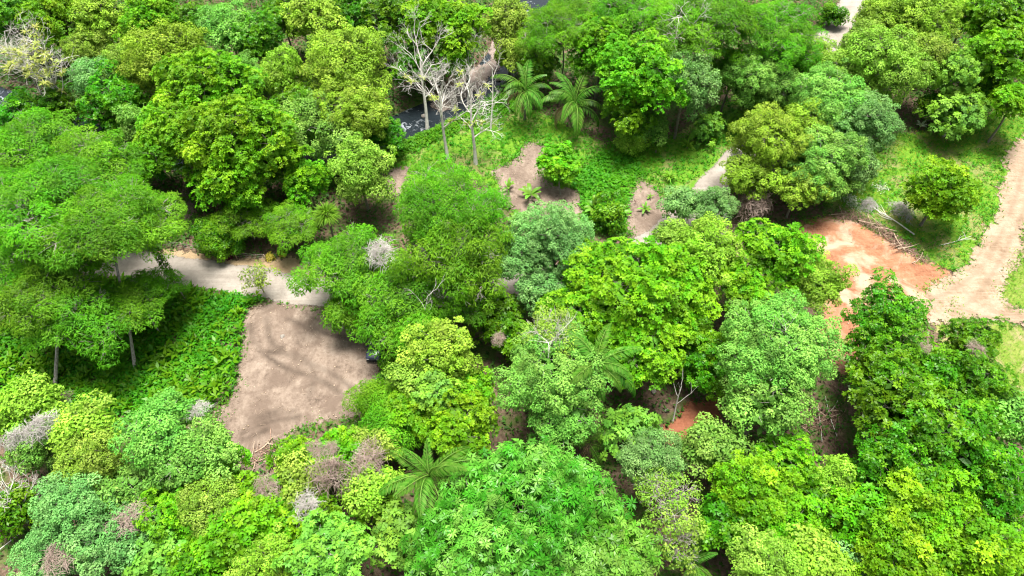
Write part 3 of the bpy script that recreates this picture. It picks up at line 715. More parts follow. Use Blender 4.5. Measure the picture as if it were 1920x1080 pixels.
# centre pale and rosette
T(1040, 446, 84, 'mint', 9, "mint green crown in front of the bare soil patch", sz=1.1)
T(985, 480, 62, 'mint', 8, "left flank of mint foliage beside the tall feathery crown")
T(1020, 540, 55, 'mint', 6.5, "lower mint foliage above the dark gap")
T(930, 590, 42, 'dark', 4.5, "dark tree in the gap below the tall feathery crown")
T(975, 640, 40, 'dark', 4, "dark glossy tree left of the bare-branched pale crown")
T(1195, 500, 72, 'ros', 8.5, "bright green crown just below the bare soil corner", mat=None)
T(1105, 510, 66, 'ros', 8, "bright green crown right of the mint foliage")
T(1175, 555, 82, 'ros', 9, "central bright green crown with many leaf rosettes")
T(1085, 590, 70, 'ros', 8, "bright green crown above the pale bare-branched tree")
T(1270, 520, 72, 'ros', 8, "bright green crown in the middle of the right-centre canopy")
T(1205, 660, 66, 'ros', 7, "bright green crown above the dark gap with the white snag")
T(1270, 610, 55, 'ros', 6, "shaded green crown between the central canopy and the pale dome")
T(1330, 470, 70, 'yel', 8.5, "yellow-green crown below the grey twiggy shrub", seed=21)
T(1390, 530, 55, 'ros', 7, "green crown between the yellow-green crowns and the pale dome")
T(1455, 470, 72, 'ros', 8, "rounded green crown at the left edge of the red clay clearing", seed=33)
T(1535, 520, 52, 'yel', 7, "yellow-green crown bordering the red clay clearing", seed=22)
T(1262, 440, 34, 'olive', 4, "compact olive bush beside the bare soil corner", Sh, cat='shrub')
T(1335, 385, 45, 'mint', 4.5, "pale grey-green tree in front of the grey road", sz=1.0)
T(1280, 375, 32, 'mint', 4.5, "thin pale shrub left of the grey road bend", Sh, cat='shrub')
T(1330, 670, 62, 'dark', 4.5, "dark tree left of the pale dome in shade")
T(1455, 650, 108, 'pale', 10, "big pale green dome right of centre")
T(1440, 740, 85, 'pale', 8, "lower front foliage of the big pale dome")
T(1030, 700, 100, 'pale', 9.5, "pale tree with bare white branches in the middle", seed=9)
T(1055, 780, 70, 'pale', 7.5, "lower pale foliage above the brown leaf litter")
T(1040, 630, 60, 'sparse', 10.5, "sparse top of white branches with pale leaves", mat=None)
T(830, 655, 70, 'yel', 7.5, "yellow-green round crown right of the clearing")
T(775, 700, 45, 'olive', 6.5, "olive yellow crown at the right edge of the clearing")
T(815, 732, 36, 'cec', 8, "small tree with pale lobed leaves on a thin white stem")
T(860, 800, 66, 'ros', 7, "rounded glossy green crown behind the front palm", seed=44)
T(885, 725, 38, 'ros', 5, "small round green tree right of the pale lobed tree")
T(775, 770, 42, 'ros', 5.5, "green tree between the clearing and the front palm")
T(735, 800, 48, 'fea', 4.5, "feathery shrub at the lower right corner of the clearing", Sh, cat='shrub', sz=1.5)
T(700, 745, 34, 'fea', 3, "thin light-green shrub on the clearing's right edge", Sh, cat='shrub', sz=1.4)
T(735, 690, 28, 'bush', 2.5, "leafy bush beside the dark car", Sh, cat='shrub')
T(1140, 400, 36, 'bush', 1.8, "leafy low bush left of the bare soil corner", Sh, cat='shrub')
T(1045, 305, 34, 'ros', 3.6, "small round tree at the right edge of the bare soil patch", base=(1052, 368), seed=45)
# lower left
T(150, 800, 52, 'yel', 7, "lime green crown in front of the ground cover at lower left", seed=51)
T(165, 865, 66, 'olive', 6.5, "layered lime foliage at lower left", seed=52)
T(45, 760, 50, 'yel', 5.5, "yellow-green shrubby tree by the left edge under grey vines")
T(75, 830, 55, 'pale', 4.5, "leafy tree smothered in grey vines at lower left")
T(300, 805, 78, 'pale', 8, "rounded pale green tree left of the clearing's lower corner")
T(350, 850, 78, 'pale', 7, "pale green tree with grey twigs beside the lower clearing", seed=61)
T(385, 870, 50, 'dark', 5, "dark green flank of shrubs at the clearing's lower corner")
T(130, 945, 68, 'mint', 7, "grey-mint crown at lower left")
T(200, 1010, 75, 'mint', 6, "mint crown at the bottom edge, left part", seed=71)
T(90, 1040, 60, 'mint', 5, "mint shrub tree in the lower left corner")
T(240, 920, 50, 'pale', 5.5, "light green crown left of a brown vine patch")
T(320, 960, 60, 'ros', 5.5, "green crown among brown vines at lower left")
T(395, 945, 62, 'olive', 6.5, "olive crown below the pale twiggy tree")
T(300, 1045, 50, 'cec', 5, "lobed-leaf sapling at the bottom edge left of centre")
T(440, 1010, 58, 'ros', 6, "bright green crown at the bottom edge between olive and lobed trees")
T(490, 1055, 62, 'yel', 6.5, "yellow-green crown at the bottom edge left of the mint lobed tree")
T(370, 1050, 50, 'dark', 5, "dark crown at the bottom edge left of centre")
T(20, 960, 45, 'bush', 3, "low weeds under the white snag at the left edge", Sh, cat='shrub')
T(475, 940, 48, 'ros', 5.5, "green vine-draped tree below the clearing", seed=73)
T(566, 876, 44, 'ros', 4.6, "green vine-covered tree at the clearing's bottom edge", seed=74)
T(645, 848, 46, 'ros', 4.8, "green crown along the bottom edge of the clearing", seed=75)
T(560, 900, 50, 'olive', 5.5, "yellow-green patch among brown dead vines", seed=76)
T(700, 830, 40, 'olive', 5.5, "olive crown above the large brown vine curtain")
T(700, 920, 48, 'yel', 6, "yellow-green crown left of the front palm", seed=78)
T(600, 985, 50, 'ros', 5, "dark green tree under the grey vine ball", seed=79)
T(530, 970, 46, 'ros', 5, "green tree left of the grey vine ball", seed=80)
T(615, 1045, 85, 'cec', 7.5, "big mint tree with broad lobed leaves at the bottom edge")
T(745, 1000, 48, 'cec', 5.5, "bright lobed-leaf sapling with thin grey stems left of the star-leaved tree", seed=82)
# bottom centre
T(1000, 985, 165, 'star', 8, "huge tree of star-shaped leaf clusters at the bottom edge")
T(850, 1040, 90, 'star', 6.5, "left flank of star-shaped leaf clusters at the bottom edge", seed=91)
T(1130, 1040, 105, 'star', 6.5, "right flank of star-shaped leaf clusters at the bottom edge", seed=92)
T(1215, 855, 60, 'mint', 7, "silvery mint crown below the dark red path", seed=93)
T(1180, 800, 45, 'cec', 4, "lobed green shrub left of the dark red path", Sh, cat='shrub')
T(1255, 935, 66, 'sparse', 7, "sparse yellow tree with a web of grey twigs")
T(1270, 1010, 52, 'sparse', 5.5, "sparse twiggy tree right of the star-leaved tree at the bottom")
T(1335, 835, 52, 'pale', 6, "pale rounded shrub-tree right of the dark red path", seed=94)
T(1410, 920, 72, 'ros', 6.5, "bright green vine-clad tree below the big pale dome", seed=95)
T(1470, 870, 60, 'ros', 6, "bright green crown left of the brown litter gap", seed=96)
T(1460, 975, 72, 'ros', 6, "bright green crown above the cream-yellow tree at the bottom", seed=97)
T(1360, 985, 50, 'dark', 5, "dark green tree at the bottom right of centre")
T(1440, 1062, 72, 'olive', 7, "cream-yellow crown at the bottom edge, left one", seed=98)
T(1520, 1065, 62, 'yel', 7, "cream-yellow crown at the bottom edge, right one", seed=99)
T(1575, 890, 36, 'yel', 6, "small lime crown beside the dark right-hand trees", seed=101)
T(1545, 960, 55, 'dark', 4.5, "dark tree in the shade below the small lime crown")
# right mass
T(1660, 590, 66, 'dark', 8.5, "dark leafy tree top overlapping the red clay clearing")
T(1660, 670, 66, 'dark', 7.5, "dark leafy crown below the red clay clearing")
T(1690, 745, 88, 'dark', 8.5, "large dark leafy crown on the right side", seed=103)
T(1780, 820, 92, 'dark', 8.5, "large green crown in the right-hand canopy", seed=104)
T(1690, 860, 80, 'dark', 7.5, "green crown above the black gap at lower right", seed=105)
T(1870, 900, 85, 'dark', 8, "green crown at the right edge, lower part", seed=106)
T(1740, 950, 85, 'ros', 8, "yellow-tipped green crown at lower right", seed=107)
T(1640, 970, 55, 'ros', 6.5, "bright green crown at lower right above the black gap", seed=108)
T(1680, 1045, 80, 'ros', 7, "bright green crown at the bottom edge, right part", seed=109)
T(1820, 1030, 88, 'ros', 7.5, "bright green crown near the bottom right corner", seed=110)
T(1900, 1050, 52, 'dark', 5, "dark tree in the bottom right corner")
T(1590, 1050, 50, 'mint', 5, "grey-green crown at the bottom edge right of the cream trees", seed=111)
T(1825, 640, 50, 'dark', 6, "dark leafy tree beside the dirt junction", seed=112)
T(1840, 720, 55, 'dark', 6, "dark green crown below the dirt junction tree", seed=113)
T(1895, 780, 52, 'pale', 5, "light green shrubs at the right edge below the dirt road", seed=114)
T(1760, 690, 45, 'dark', 6, "dark crown between the two right-hand leafy trees", seed=115)

# ------------------------------------------------------------------ palms and big-leaved plants
def frond_mesh(L, seed, pairs=30, droop=1.0, ll=0.62, w=0.085, mat='palm'):
    r = R_(seed); mb = MB()
    t = np.linspace(0, 1, 12); ang0, ang1 = math.radians(58), math.radians(-62 * droop)
    an = ang0 + (ang1 - ang0) * t ** 1.15
    ds = L / 11
    x = np.concatenate([[0], np.cumsum(np.cos((an[1:] + an[:-1]) / 2) * ds)]); z = np.concatenate([[0], np.cumsum(np.sin((an[1:] + an[:-1]) / 2) * ds)])
    sway = 0.15 * L * r.uniform(-1, 1) * t ** 2
    C = np.stack([x, sway, z], 1)
    mb.tube(C, np.linspace(0.055, 0.01, 12), 4, False, 1.2, 0.6)
    tt = np.linspace(0.14, 0.99, pairs)
    P = np.stack([np.interp(tt, t, C[:, k]) for k in range(3)], 1)
    tg = nrm(np.stack([np.interp(tt, t, np.gradient(C[:, k])) for k in range(3)], 1))
    up = nrm(np.cross(tg, np.array([0, 1.0, 0]))); up = np.where(up[:, 2:3] < 0, -up, up)
    for s in (-1, 1):
        side = np.array([0, s, 0.0])
        T_ = nrm(tg * 0.65 + side * 0.85 - np.array([0, 0, 0.42]) * r.uniform(0.6, 1.5, (pairs, 1)) + r.normal(0, 0.06, (pairs, 3)))
        Nn = nrm(up + side * 0.45)
        Ls = ll * L / 3.6 * np.sin(np.clip(tt * 0.85 + 0.15, 0, 1) * math.pi * 0.86 + 0.25) * r.uniform(0.85, 1.1, pairs) + 0.1
        mb.leaves(P, Nn, T_, Ls, w * np.ones(pairs) * L / 3.6 * 1.15, 0.15, 0.22, np.clip(r.normal(1, 0.12, pairs), 0.6, 1.4), np.clip(r.normal(0.25, 0.2, pairs), 0, 1))
    return mb.mesh("frond", M[mat])
FROND = [frond_mesh(3.6, 300 + k, droop=d) for k, d in enumerate((0.75, 1.0, 1.2, 0.9, 0.45))]
M['deadleaf'] = leaf_mat("dead_palm_leaf", (0.20, 0.13, 0.07), (0.34, 0.25, 0.15), tcol=(1.0, 0.9, 0.7))
DEADF = frond_mesh(3.6, 333, 22, 1.2, mat='deadleaf')
def palm(u, v, h, L, label, n=15, seed=0, base=None, dead=0):
    r = R_(seed); c = at(u, v, h); b = at(*base, 0) if base else np.array([c[0], c[1], 0.0])
    o = thing('palm_tree', label, 'palm', b)
    off = c - b
    link('trunk', trunk_mesh(off[0], off[1], off[2], 0.17, 0.11, r, M['bark']), o)
    for i in range(n):
        k = i / n; tier = i % 3
        me = FROND[4 if i < 2 else (0, 1, 2)[tier] if r.uniform() < 0.8 else 3]
        f = link('frond', me, o, off + np.array([0, 0, -0.08 * tier]), (r.uniform(-0.25, 0.25), (-0.35, 0.05, 0.40)[tier] + r.uniform(-0.22, 0.22), i * 2.39996 + r.uniform(-0.45, 0.45)))
        s = L / 3.6 * r.uniform(0.7, 1.12); f.scale = (s, s * r.uniform(0.8, 1.1), s)
    for i in range(3):
        s = L / 3.6 * r.uniform(0.7, 0.9)
        d = link('dead_frond', DEADF, o, off + np.array([0, 0, -0.25]), (0, 0.75 + r.uniform(-0.1, 0.25), r.uniform(0, 6.28)), (s, s * 0.7, s)); d["label"] = "brown withered hanging frond"
    return o
palm(806, 893, 6.6, 5.2, "coconut palm with long arching fronds in front of the clearing", 16, 11)
palm(985, 172, 4.6, 5.2, "left-hand palm beside the bare river trees", 14, 12)
palm(1078, 196, 3.6, 5.7, "right-hand palm with fanned drooping fronds", 15, 13)
palm(1118, 684, 10.2, 4.8, "palm half hidden behind the pale bare-branched tree", 14, 14)
palm(1300, 1055, 3.0, 3.4, "small dark palm at the bottom edge", 12, 15)
palm(1105, 830, 2.4, 3.2, "young palm rising from the brown leaf litter", 7, 16)

def paddle(L, W, seed, droop, mat='banana'):
    r = R_(seed); m = 9; t = np.linspace(0, 1, m)
    an = math.radians(68) - math.radians(95 * droop) * t ** 1.2; ds = L / (m - 1)
    x = np.concatenate([[0], np.cumsum(np.cos(an[1:]) * ds)]); z = np.concatenate([[0], np.cumsum(np.sin(an[1:]) * ds)])
    w = W * np.clip(np.sin(np.clip((t - 0.12) / 0.88, 0, 1) * math.pi * 0.93) ** 0.6, 0.04, 1) * 0.5
    C = np.stack([x, np.zeros(m), z], 1); sd = np.array([0, 1.0, 0]); nn = np.stack([-np.sin(an), np.zeros(m), np.cos(an)], 1)
    Lf = C + sd * w[:, None] + nn * w[:, None] * 0.35 + r.normal(0, 0.015, (m, 3)); Rt = C - sd * w[:, None] + nn * w[:, None] * 0.35 + r.normal(0, 0.015, (m, 3))
    V = np.concatenate([Lf, C, Rt]); F = [(i, i + 1, m + i + 1, m + i) for i in range(m - 1)] + [(m + i, m + i + 1, 2 * m + i + 1, 2 * m + i) for i in range(m - 1)]
    mb = MB().add(V, F, None, np.clip(r.normal(1, 0.1), 0.7, 1.3), np.clip(r.normal(0.35, 0.2), 0, 1))
    mb.tube(C - nn * 0.012, np.linspace(0.03, 0.008, m), 4, False, 1.2, 0.8)
    return mb.mesh("leaf", M[mat], True)
PADDLE = [paddle(1.9, 0.5, 400 + k, d) for k, d in enumerate((0.6, 0.85, 1.1))]
STRAP = [paddle(1.1, 0.11, 420 + k, d, 'grass') for k, d in enumerate((0.5, 0.9, 1.2))]
STRAPB = [paddle(1.1, 0.16, 430 + k, d, 'brom') for k, d in enumerate((0.5, 0.8, 1.0))]
def leafy_plant(name, u, v, size, label, leaves=PADDLE, n=8, seed=0, z=0.0, cat='plant', stem=0.5, stem_mat=None, group=None):
    r = R_(seed + 900); b = at(u, v, 0)
    o = thing(name, label, cat, b, r.uniform(0, 6.28), group)
    hs = stem * size
    link('stem', MB().tube([(0, 0, -0.1), (0.01, 0, hs * 0.5), (0, 0.01, hs + 0.05)], [0.09 * size, 0.075 * size, 0.05 * size], 7, True, 1, 0.5).mesh('stem', stem_mat or M['banana'], True), o)
    for i in range(n):
        s = size * r.uniform(0.75, 1.1)
        link('leaf', leaves[int(r.integers(0, 3))], o, (0, 0, hs * r.uniform(0.85, 1.0)), (0, r.uniform(-0.25, 0.45), i * 2.39996 + r.uniform(-0.3, 0.3)), (s, s, s))
    return o
leafy_plant('banana_plant', 994, 372, 0.95, "banana plant in the middle of the bare soil patch", n=8, seed=1)
leafy_plant('banana_plant', 953, 357, 0.7, "smaller banana plant at the left of the bare soil patch", n=6, seed=2)
leafy_plant('banana_plant', 1115, 402, 1.15, "large banana clump beside the leafy low bush", n=10, seed=3)
leafy_plant('banana_plant', 1155, 408, 0.95, "narrow-leaved banana plant left of the bare soil corner", n=9, seed=4)
leafy_plant('banana_plant', 1208, 396, 0.55, "young broad-leaved sapling alone on the bare soil corner", n=7, seed=5)
leafy_plant('banana_plant', 965, 418, 0.9, "banana plant between the tall feathery crown and the mint crown", n=8, seed=6)
leafy_plant('yellow_sapling', 1218, 372, 0.4, "tiny yellow-green sapling on the bare soil corner", n=6, seed=7)
leafy_plant('spiky_plant', 1254, 338, 1.3, "dark spiky yucca on the grass above the road", STRAP, n=24, seed=8, stem=0.25, stem_mat=M['bark'])
leafy_plant('spiky_plant', 1229, 288, 1.1, "tall thin reed plant on the grass", STRAP, n=12, seed=9, stem=0.6, stem_mat=M['bark'])
leafy_plant('spiky_plant', 1288, 278, 1.3, "arching fern-leaved plant on the shaded grass", STRAP, n=16, seed=10, stem=0.2, stem_mat=M['bark'])
leafy_plant('burgundy_cordyline', 1190, 383, 0.45, "slim dark red cordyline on the bare soil corner", [paddle(1.0, 0.16, 440 + k, 0.25, 'burg') for k in range(3)], n=7, seed=12, stem=0.8, stem_mat=M['burg'])
for k_, (uu, vv) in enumerate([(1752, 232), (1764, 246), (1776, 226), (1722, 243), (1746, 214)]):
    leafy_plant('silver_leaf_plant', uu, vv, 1.0, ("silver-leaved plant nearest the grass slope", "silver-leaved plant in front of its white-leaved neighbours", "silver-leaved plant beside the light green lobed shrub", "silver-leaved plant touching the mint crown", "silver-leaved plant deepest in the shade")[k_],
                [paddle(1.0, 0.3, 450 + q, 0.7, 'white') for q in range(3)] if k_ == 0 else SILV, n=7, seed=20 + k_, group='silver-leaved plants above the grass slope')
    if k_ == 0: SILV = [bpy.data.objects[o.name].data for o in bpy.data.objects if o.name.startswith('leaf') and o.data and o.data.materials and o.data.materials[0] == M['white']][:3]; SILV = (SILV * 3)[:3]

def spiky_crown_tree():
    c = at(612, 402, 4.6); o = thing('spiky_rosette_tree', "round spiky rosette-headed tree above the road", 'tree', (c[0], c[1], 0))
    r = R_(77)
    link('trunk', trunk_mesh(0, 0, 4.4, 0.14, 0.1, r, M['bark']), o)
    mb = MB(); n = 420; d = rand_dirs(n, r); d[:, 2] = abs(d[:, 2]) * 0.9 - 0.1; d = nrm(d)
    P = d * r.uniform(0.25, 0.75, (n, 1))
    mb.leaves(P, nrm(np.array([0, 0, 1.0]) - d * d[:, 2:3] + r.normal(0, 0.1, (n, 3))), d, r.uniform(0.8, 1.2, n), 0.11, 0.2, 0.35, np.clip(r.normal(1, 0.15, n), 0.6, 1.4), np.clip(r.normal(0.4, 0.25, n), 0, 1))
    link('crown', mb.mesh('spiky_crown', M['grass']), o, (0, 0, 4.45))
spiky_crown_tree()

# ------------------------------------------------------------------ dead and bare trees
def bare_branches(mb, r, p, d, L, rad, depth, spread=0.55, lift=0.12, kids=3, tips=None):
    m = 4; pts = [p]; dd = d
    for i in range(m):
        dd = nrm(dd + r.normal(0, 0.13, 3) + np.array([0, 0, lift * 0.3])); pts.append(pts[-1] + dd * L / m)
    mb.tube(pts, np.linspace(rad, rad * 0.55, m + 1), 6 if rad > 0.06 else 4 if rad > 0.03 else 3, False)
    if tips is not None: tips.append((pts[2], rad))
    if depth == 0: return
    for k in range(kids):
        q = pts[int(r.integers(2, m + 1))] if k else pts[-1]
        nd = nrm(dd + r.normal(0, spread * 1.05, 3) + np.array([0, 0, lift]))
        bare_branches(mb, r, q, nd, L * r.uniform(0.55, 0.8), max(rad * r.uniform(0.45, 0.62), 0.012), depth - 1, spread, lift, kids, tips)
def epiphytes(o, tips, r, n, size=0.7, mat='brom'):
    big = [t for t in tips if t[1] > 0.03]
    for _ in range(n):
        p, rad = big[int(r.integers(0, len(big)))]
        mb = MB(); m = 14; a = r.uniform(0, 6.28, m); e = r.uniform(0.2, 1.1, m)
        d = np.stack([np.cos(a) * np.cos(e), np.sin(a) * np.cos(e), np.sin(e)], 1)
        mb.leaves(np.zeros((m, 3)), nrm(np.array([0, 0, 1.0]) - d * d[:, 2:3] + 1e-3), d, size * r.uniform(0.7, 1.3, m), 0.12 * size / 0.5, 0.2, 0.3, r.uniform(0.8, 1.2, m), r.uniform(0, 1, m))
        link('epiphyte', mb.mesh('epiphyte', M[mat]), o, p)
def bare_tree(name, base, top_px, htop, label, r0=0.2, seed=0, depth=4, L=2.2, boughs=5, spread=0.55, epi=0, mat='dead', split=0.5, kids=3, bark='dead', lift=0.12):
    r = R_(seed); b = at(*base, 0); b[2] = float(ground_z(np.array([b[0]]), np.array([b[1]]))[0]); t = at(*top_px, htop) - b
    o = thing(name, label, 'tree', b)
    link('trunk', trunk_mesh(t[0], t[1], t[2], r0, r0 * 0.5, r, M[bark]), o)
    mb = MB(); tips = []
    ax = nrm(t)
    for k in range(boughs):
        f = split + (1 - split) * k / max(boughs - 1, 1)
        a = k * 2.4 + r.uniform(-0.4, 0.4)
        d = nrm(ax * (0.35 + 0.65 * f) + 0.85 * np.array([math.cos(a), math.sin(a), 0]) * (1.15 - 0.5 * f))
        bare_branches(mb, r, t * f, d, L * r.uniform(0.8, 1.15), r0 * 0.42, depth - 1, spread, lift, kids, tips)
    link('branches', mb.mesh('branches', M[mat], True), o)
    if epi: epiphytes(o, tips, r, epi)
    return o
bare_tree('bare_tree', (840, 300), (822, 175), 8.5, "bare bleached tree with a mossy straight trunk, left of the river pair", 0.22, 1, 5, 2.5, 7, epi=6)
bare_tree('bare_tree', (892, 308), (882, 180), 8.5, "bare bleached tree with a white trunk, right of the river pair", 0.22, 2, 5, 2.5, 8, epi=6, split=0.4)
bare_tree('bare_tree', (800, 235), (790, 115), 7.5, "bare tree with a rusty trunk standing at the water", 0.24, 3, 5, 2.5, 7, epi=2)
bare_tree('bare_tree', (920, 245), (925, 130), 7.5, "thin bare tree on the right river bank", 0.11, 4, 3, 1.7, 5, epi=1)
bare_tree('bare_tree', (877, 185), (878, 95), 6.0, "bare tree behind the river bend", 0.14, 5, 5, 1.9, 6, split=0.35)
bare_tree('bleached_tree', (150, 265), (82, 120), 9.5, "bleached leaning tree loaded with yellow bromeliads at upper left", 0.26, 6, 5, 2.9, 9, spread=0.7, epi=60, bark='pale_bark', split=0.6)
bare_tree('bleached_tree', (95, 205), (35, 105), 8.0, "second bromeliad-laden dead tree at the left edge", 0.2, 7, 5, 2.7, 8, spread=0.7, epi=46, bark='pale_bark', split=0.6)
bare_tree('bare_boughs', (1052, 770), (1035, 640), 11.8, "white leafless boughs rising out of the pale central tree", 0.16, 21, 4, 1.9, 6, split=0.72, spread=0.45, lift=0.25)
bare_tree('bare_boughs', (1310, 150), (1300, 45), 13.2, "white bare limbs showing above the umbrella tree at the top edge", 0.2, 22, 4, 2.4, 6, split=0.7, spread=0.45)
bare_tree('bare_boughs', (1475, 745), (1472, 640), 11.2, "pale bare limb showing in the big pale dome", 0.1, 23, 3, 1.4, 4, split=0.75, spread=0.45)
bare_tree('bare_boughs', (790, 650), (800, 560), 9.6, "grey dead limb on the feathery crown right of the clearing", 0.07, 24, 3, 1.5, 4, split=0.7, spread=0.5, kids=2)
bare_tree('white_snag', (1262, 790), (1277, 722), 4.2, "slim white forked snag beside the dark red path", 0.085, 8, 2, 1.7, 4, spread=0.4, kids=2, split=0.5, lift=0.35)
bare_tree('white_snag', (35, 1000), (12, 915), 4.5, "white leafless tree at the left edge near the bottom", 0.13, 9, 5, 1.6, 6, spread=0.6)
bare_tree('bare_sapling', (700, 1060), (700, 1000), 3.5, "thin grey leafless sapling left of the star-leaved tree", 0.04, 10, 2, 1.2, 4, kids=2)
bare_tree('bare_tree', (1330, 480), (1335, 425), 3.5, "grey leafless crown in front of the pale grey-green tree", 0.07, 13, 4, 1.3, 6, mat='greyvine', bark='greyvine')

# ------------------------------------------------------------------ dead vine tangles draped on crowns
def tangle_mesh(seed, mat, n=520):
    """a matted drape of dead runners: lumpy cap, hanging strands at the rim"""
    r = R_(seed); mb = MB()
    for i in range(n):
        a = r.uniform(0, 6.28); q = math.sqrt(r.uniform(0, 1)); lim = 1 + 0.28 * math.sin(2 * a + seed) + 0.2 * math.sin(5 * a + seed * 2)
        x, y = math.cos(a) * q * lim, math.sin(a) * q * lim
        z = 0.55 * (1 - q * q) + 0.16 * math.sin(x * 4 + seed) * math.cos(y * 5) + r.uniform(-0.12, 0.12)
        p = np.array([x, y, z]); t = nrm(np.array([r.normal(), r.normal(), r.normal() * 0.5 - 0.5 * q]))
        L = r.uniform(0.25, 0.7)
        mb.tube([p, p + t * L * 0.5 + r.normal(0, 0.06, 3), p + t * L + r.normal(0, 0.1, 3) - np.array([0, 0, 0.15 * q])], [0.010, 0.014, 0.005], 3, False)
    return mb.mesh('vine_tangle', M[mat])
TANG = {'vine': [tangle_mesh(500 + k, 'vine') for k in range(2)], 'greyvine': [tangle_mesh(510 + k, 'greyvine') for k in range(2)]}
def tangle(u, v, rpx, h, kind, label, sz=0.8, seed=0):
    c = at(u, v, h); R = metres(rpx, c); r = R_(seed)
    o = link('dead_vine_tangle', TANG[kind][seed % 2], None, c, (0, 0, r.uniform(0, 6.28)), (R, R, R * sz))
    tag(o, label, 'vines', 'dead vine tangles on the crowns'); return o
VT = [(625, 890, 40, 7.2, 'vine', "large brown curtain of dead vines below the clearing", 1.5), (690, 862, 34, 7.3, 'vine', "brown vine patch on top of the olive crown", 0.8),
 (578, 952, 30, 7.0, 'greyvine', "round grey vine ball near the bottom centre left", 0.9), (500, 915, 26, 6.8, 'vine', "brown vine patch left of the vine curtain", 0.9),
 (588, 845, 20, 6.2, 'vine', "brown vine patch at the clearing's bottom edge", 0.7), (622, 840, 18, 6.4, 'vine', "small brown vine patch right of the clearing-edge one", 0.7),
 (80, 800, 32, 7.2, 'greyvine', "pale grey vine mass on the yellow-green tree at lower left", 1.0), (35, 822, 26, 6.2, 'greyvine', "grey vine hanging at the left edge", 1.2),
 (112, 752, 17, 4.5, 'vine', "small brown-grey stump of vines at the ground cover edge", 1.3), (240, 975, 34, 7.2, 'vine', "brown vine patch between green crowns at lower left", 0.7),
 (110, 1045, 34, 6.8, 'vine', "pinkish vine patch in the lower left corner", 0.8), (370, 768, 20, 8.6, 'greyvine', "grey tuft behind the rounded pale green tree", 0.7),
 (715, 475, 31, 9.8, 'greyvine', "whitish vine tuft on the feathery crown above the clearing", 0.8), (1415, 385, 30, 3.0, 'vine', "brown vine curtain under the bright yellow tree", 1.6),
 (1385, 300, 17, 6.0, 'greyvine', "grey vine at the left of the bright yellow tree", 1.6), (1445, 318, 20, 6.0, 'greyvine', "grey vine inside the bright yellow tree", 1.3),
 (1628, 385, 18, 0.5, 'greyvine', "grey bramble heap left of the fallen pale trunk", 0.8), (1690, 395, 22, 0.5, 'greyvine', "grey bramble heap behind the fallen pale trunk", 1.0),
 (1832, 655, 18, 8.0, 'vine', "brown tuft on the tree beside the dirt junction", 0.7), (1735, 650, 13, 8.4, 'vine', "small brown tuft on the dark tree below the red clay", 0.7),
 (1300, 400, 28, 3.0, 'greyvine', "grey twig cloud beside the road bend", 0.9), (1410, 430, 26, 1.0, 'vine', "dark brush heap at the corner of the red clay", 0.9), (935, 635, 14, 5.6, 'vine', "small pink-brown patch in the central dark gap", 0.7)]
for k_, t_ in enumerate(VT): tangle(t_[0], t_[1], t_[2] * 0.9, max(t_[3] - 0.35, 0.3), t_[4], t_[5], t_[6] * 0.9, k_)

# ------------------------------------------------------------------ small ornamentals along the left road
def small_bush(name, u, v, R, mat, label, seed=0):
    r = R_(seed + 600); b = at(u, v, 0); o = thing(name, label, 'shrub', b)
    mb = MB(); n = 340; d = rand_dirs(n, r); d[:, 2] = abs(d[:, 2])
    P = d * R * r.uniform(0.5, 1, (n, 1)) * np.array([1, 1, 0.85]) * (0.8 + 0.3 * np.sin(d[:, 0:1] * 5 + d[:, 1:2] * 4)) + np.array([0, 0, 0.1])
    mb.leaves(P, nrm(d + np.array([0, 0, 0.6]) + r.normal(0, 0.3, (n, 3))), rand_dirs(n, r), r.uniform(0.18, 0.32, n), r.uniform(0.09, 0.15, n), 0.15, 0.1, np.clip(r.normal(1, 0.2, n), 0.5, 1.5), r.uniform(0, 1, n))
    sb = MB()
    for k in range(6):
        q = r.normal(0, 0.4, 3) * R; sb.tube([(0, 0, -0.05), (q[0] * 0.4, q[1] * 0.4, R * 0.4), (q[0], q[1], R * 0.8)], [0.03, 0.02, 0.008], 4, False)
    link('stems', sb.mesh('stems', M['bark'], True), o); link('foliage', mb.mesh(name + '_foliage', M[mat]), o)
small_bush('burgundy_bush', 432, 481, 0.62, 'burg', "burgundy bush on the verge above the road", 1)
small_bush('golden_bush', 508, 484, 0.72, 'golden', "golden yellow bush above the road", 2)
small_bush('golden_bush', 530, 478, 0.5, 'golden', "smaller golden bush right of the yellow one", 3)

# ------------------------------------------------------------------ fence by the road
def fence():
    ends = [at(300, 462), at(345, 468), at(395, 476), at(445, 486), at(500, 490)]
    o = thing('wire_fence', "low wire fence along the road verge behind the burgundy bush", 'fence', ends[0])
    P = [e - ends[0] for e in ends]
    for p in P:
        link('post', MB().tube([p + [0, 0, -0.2], p + [0.01, 0, 0.6], p + [0, 0.01, 1.2]], [0.05, 0.045, 0.04], 7).mesh('post', M['log'], True), o)
    for z in (0.5, 0.85, 1.12):
        pts = []
        for a, b in zip(P[:-1], P[1:]):
            for t in (0, 0.33, 0.66): pts.append(a + (b - a) * t + [0, 0, z - 0.04 * math.sin(t * math.pi)])
        pts.append(P[-1] + [0, 0, z])
        link('wire', MB().tube(pts, 0.014, 4, False).mesh('wire', M['pale_bark'], True), o)
fence()

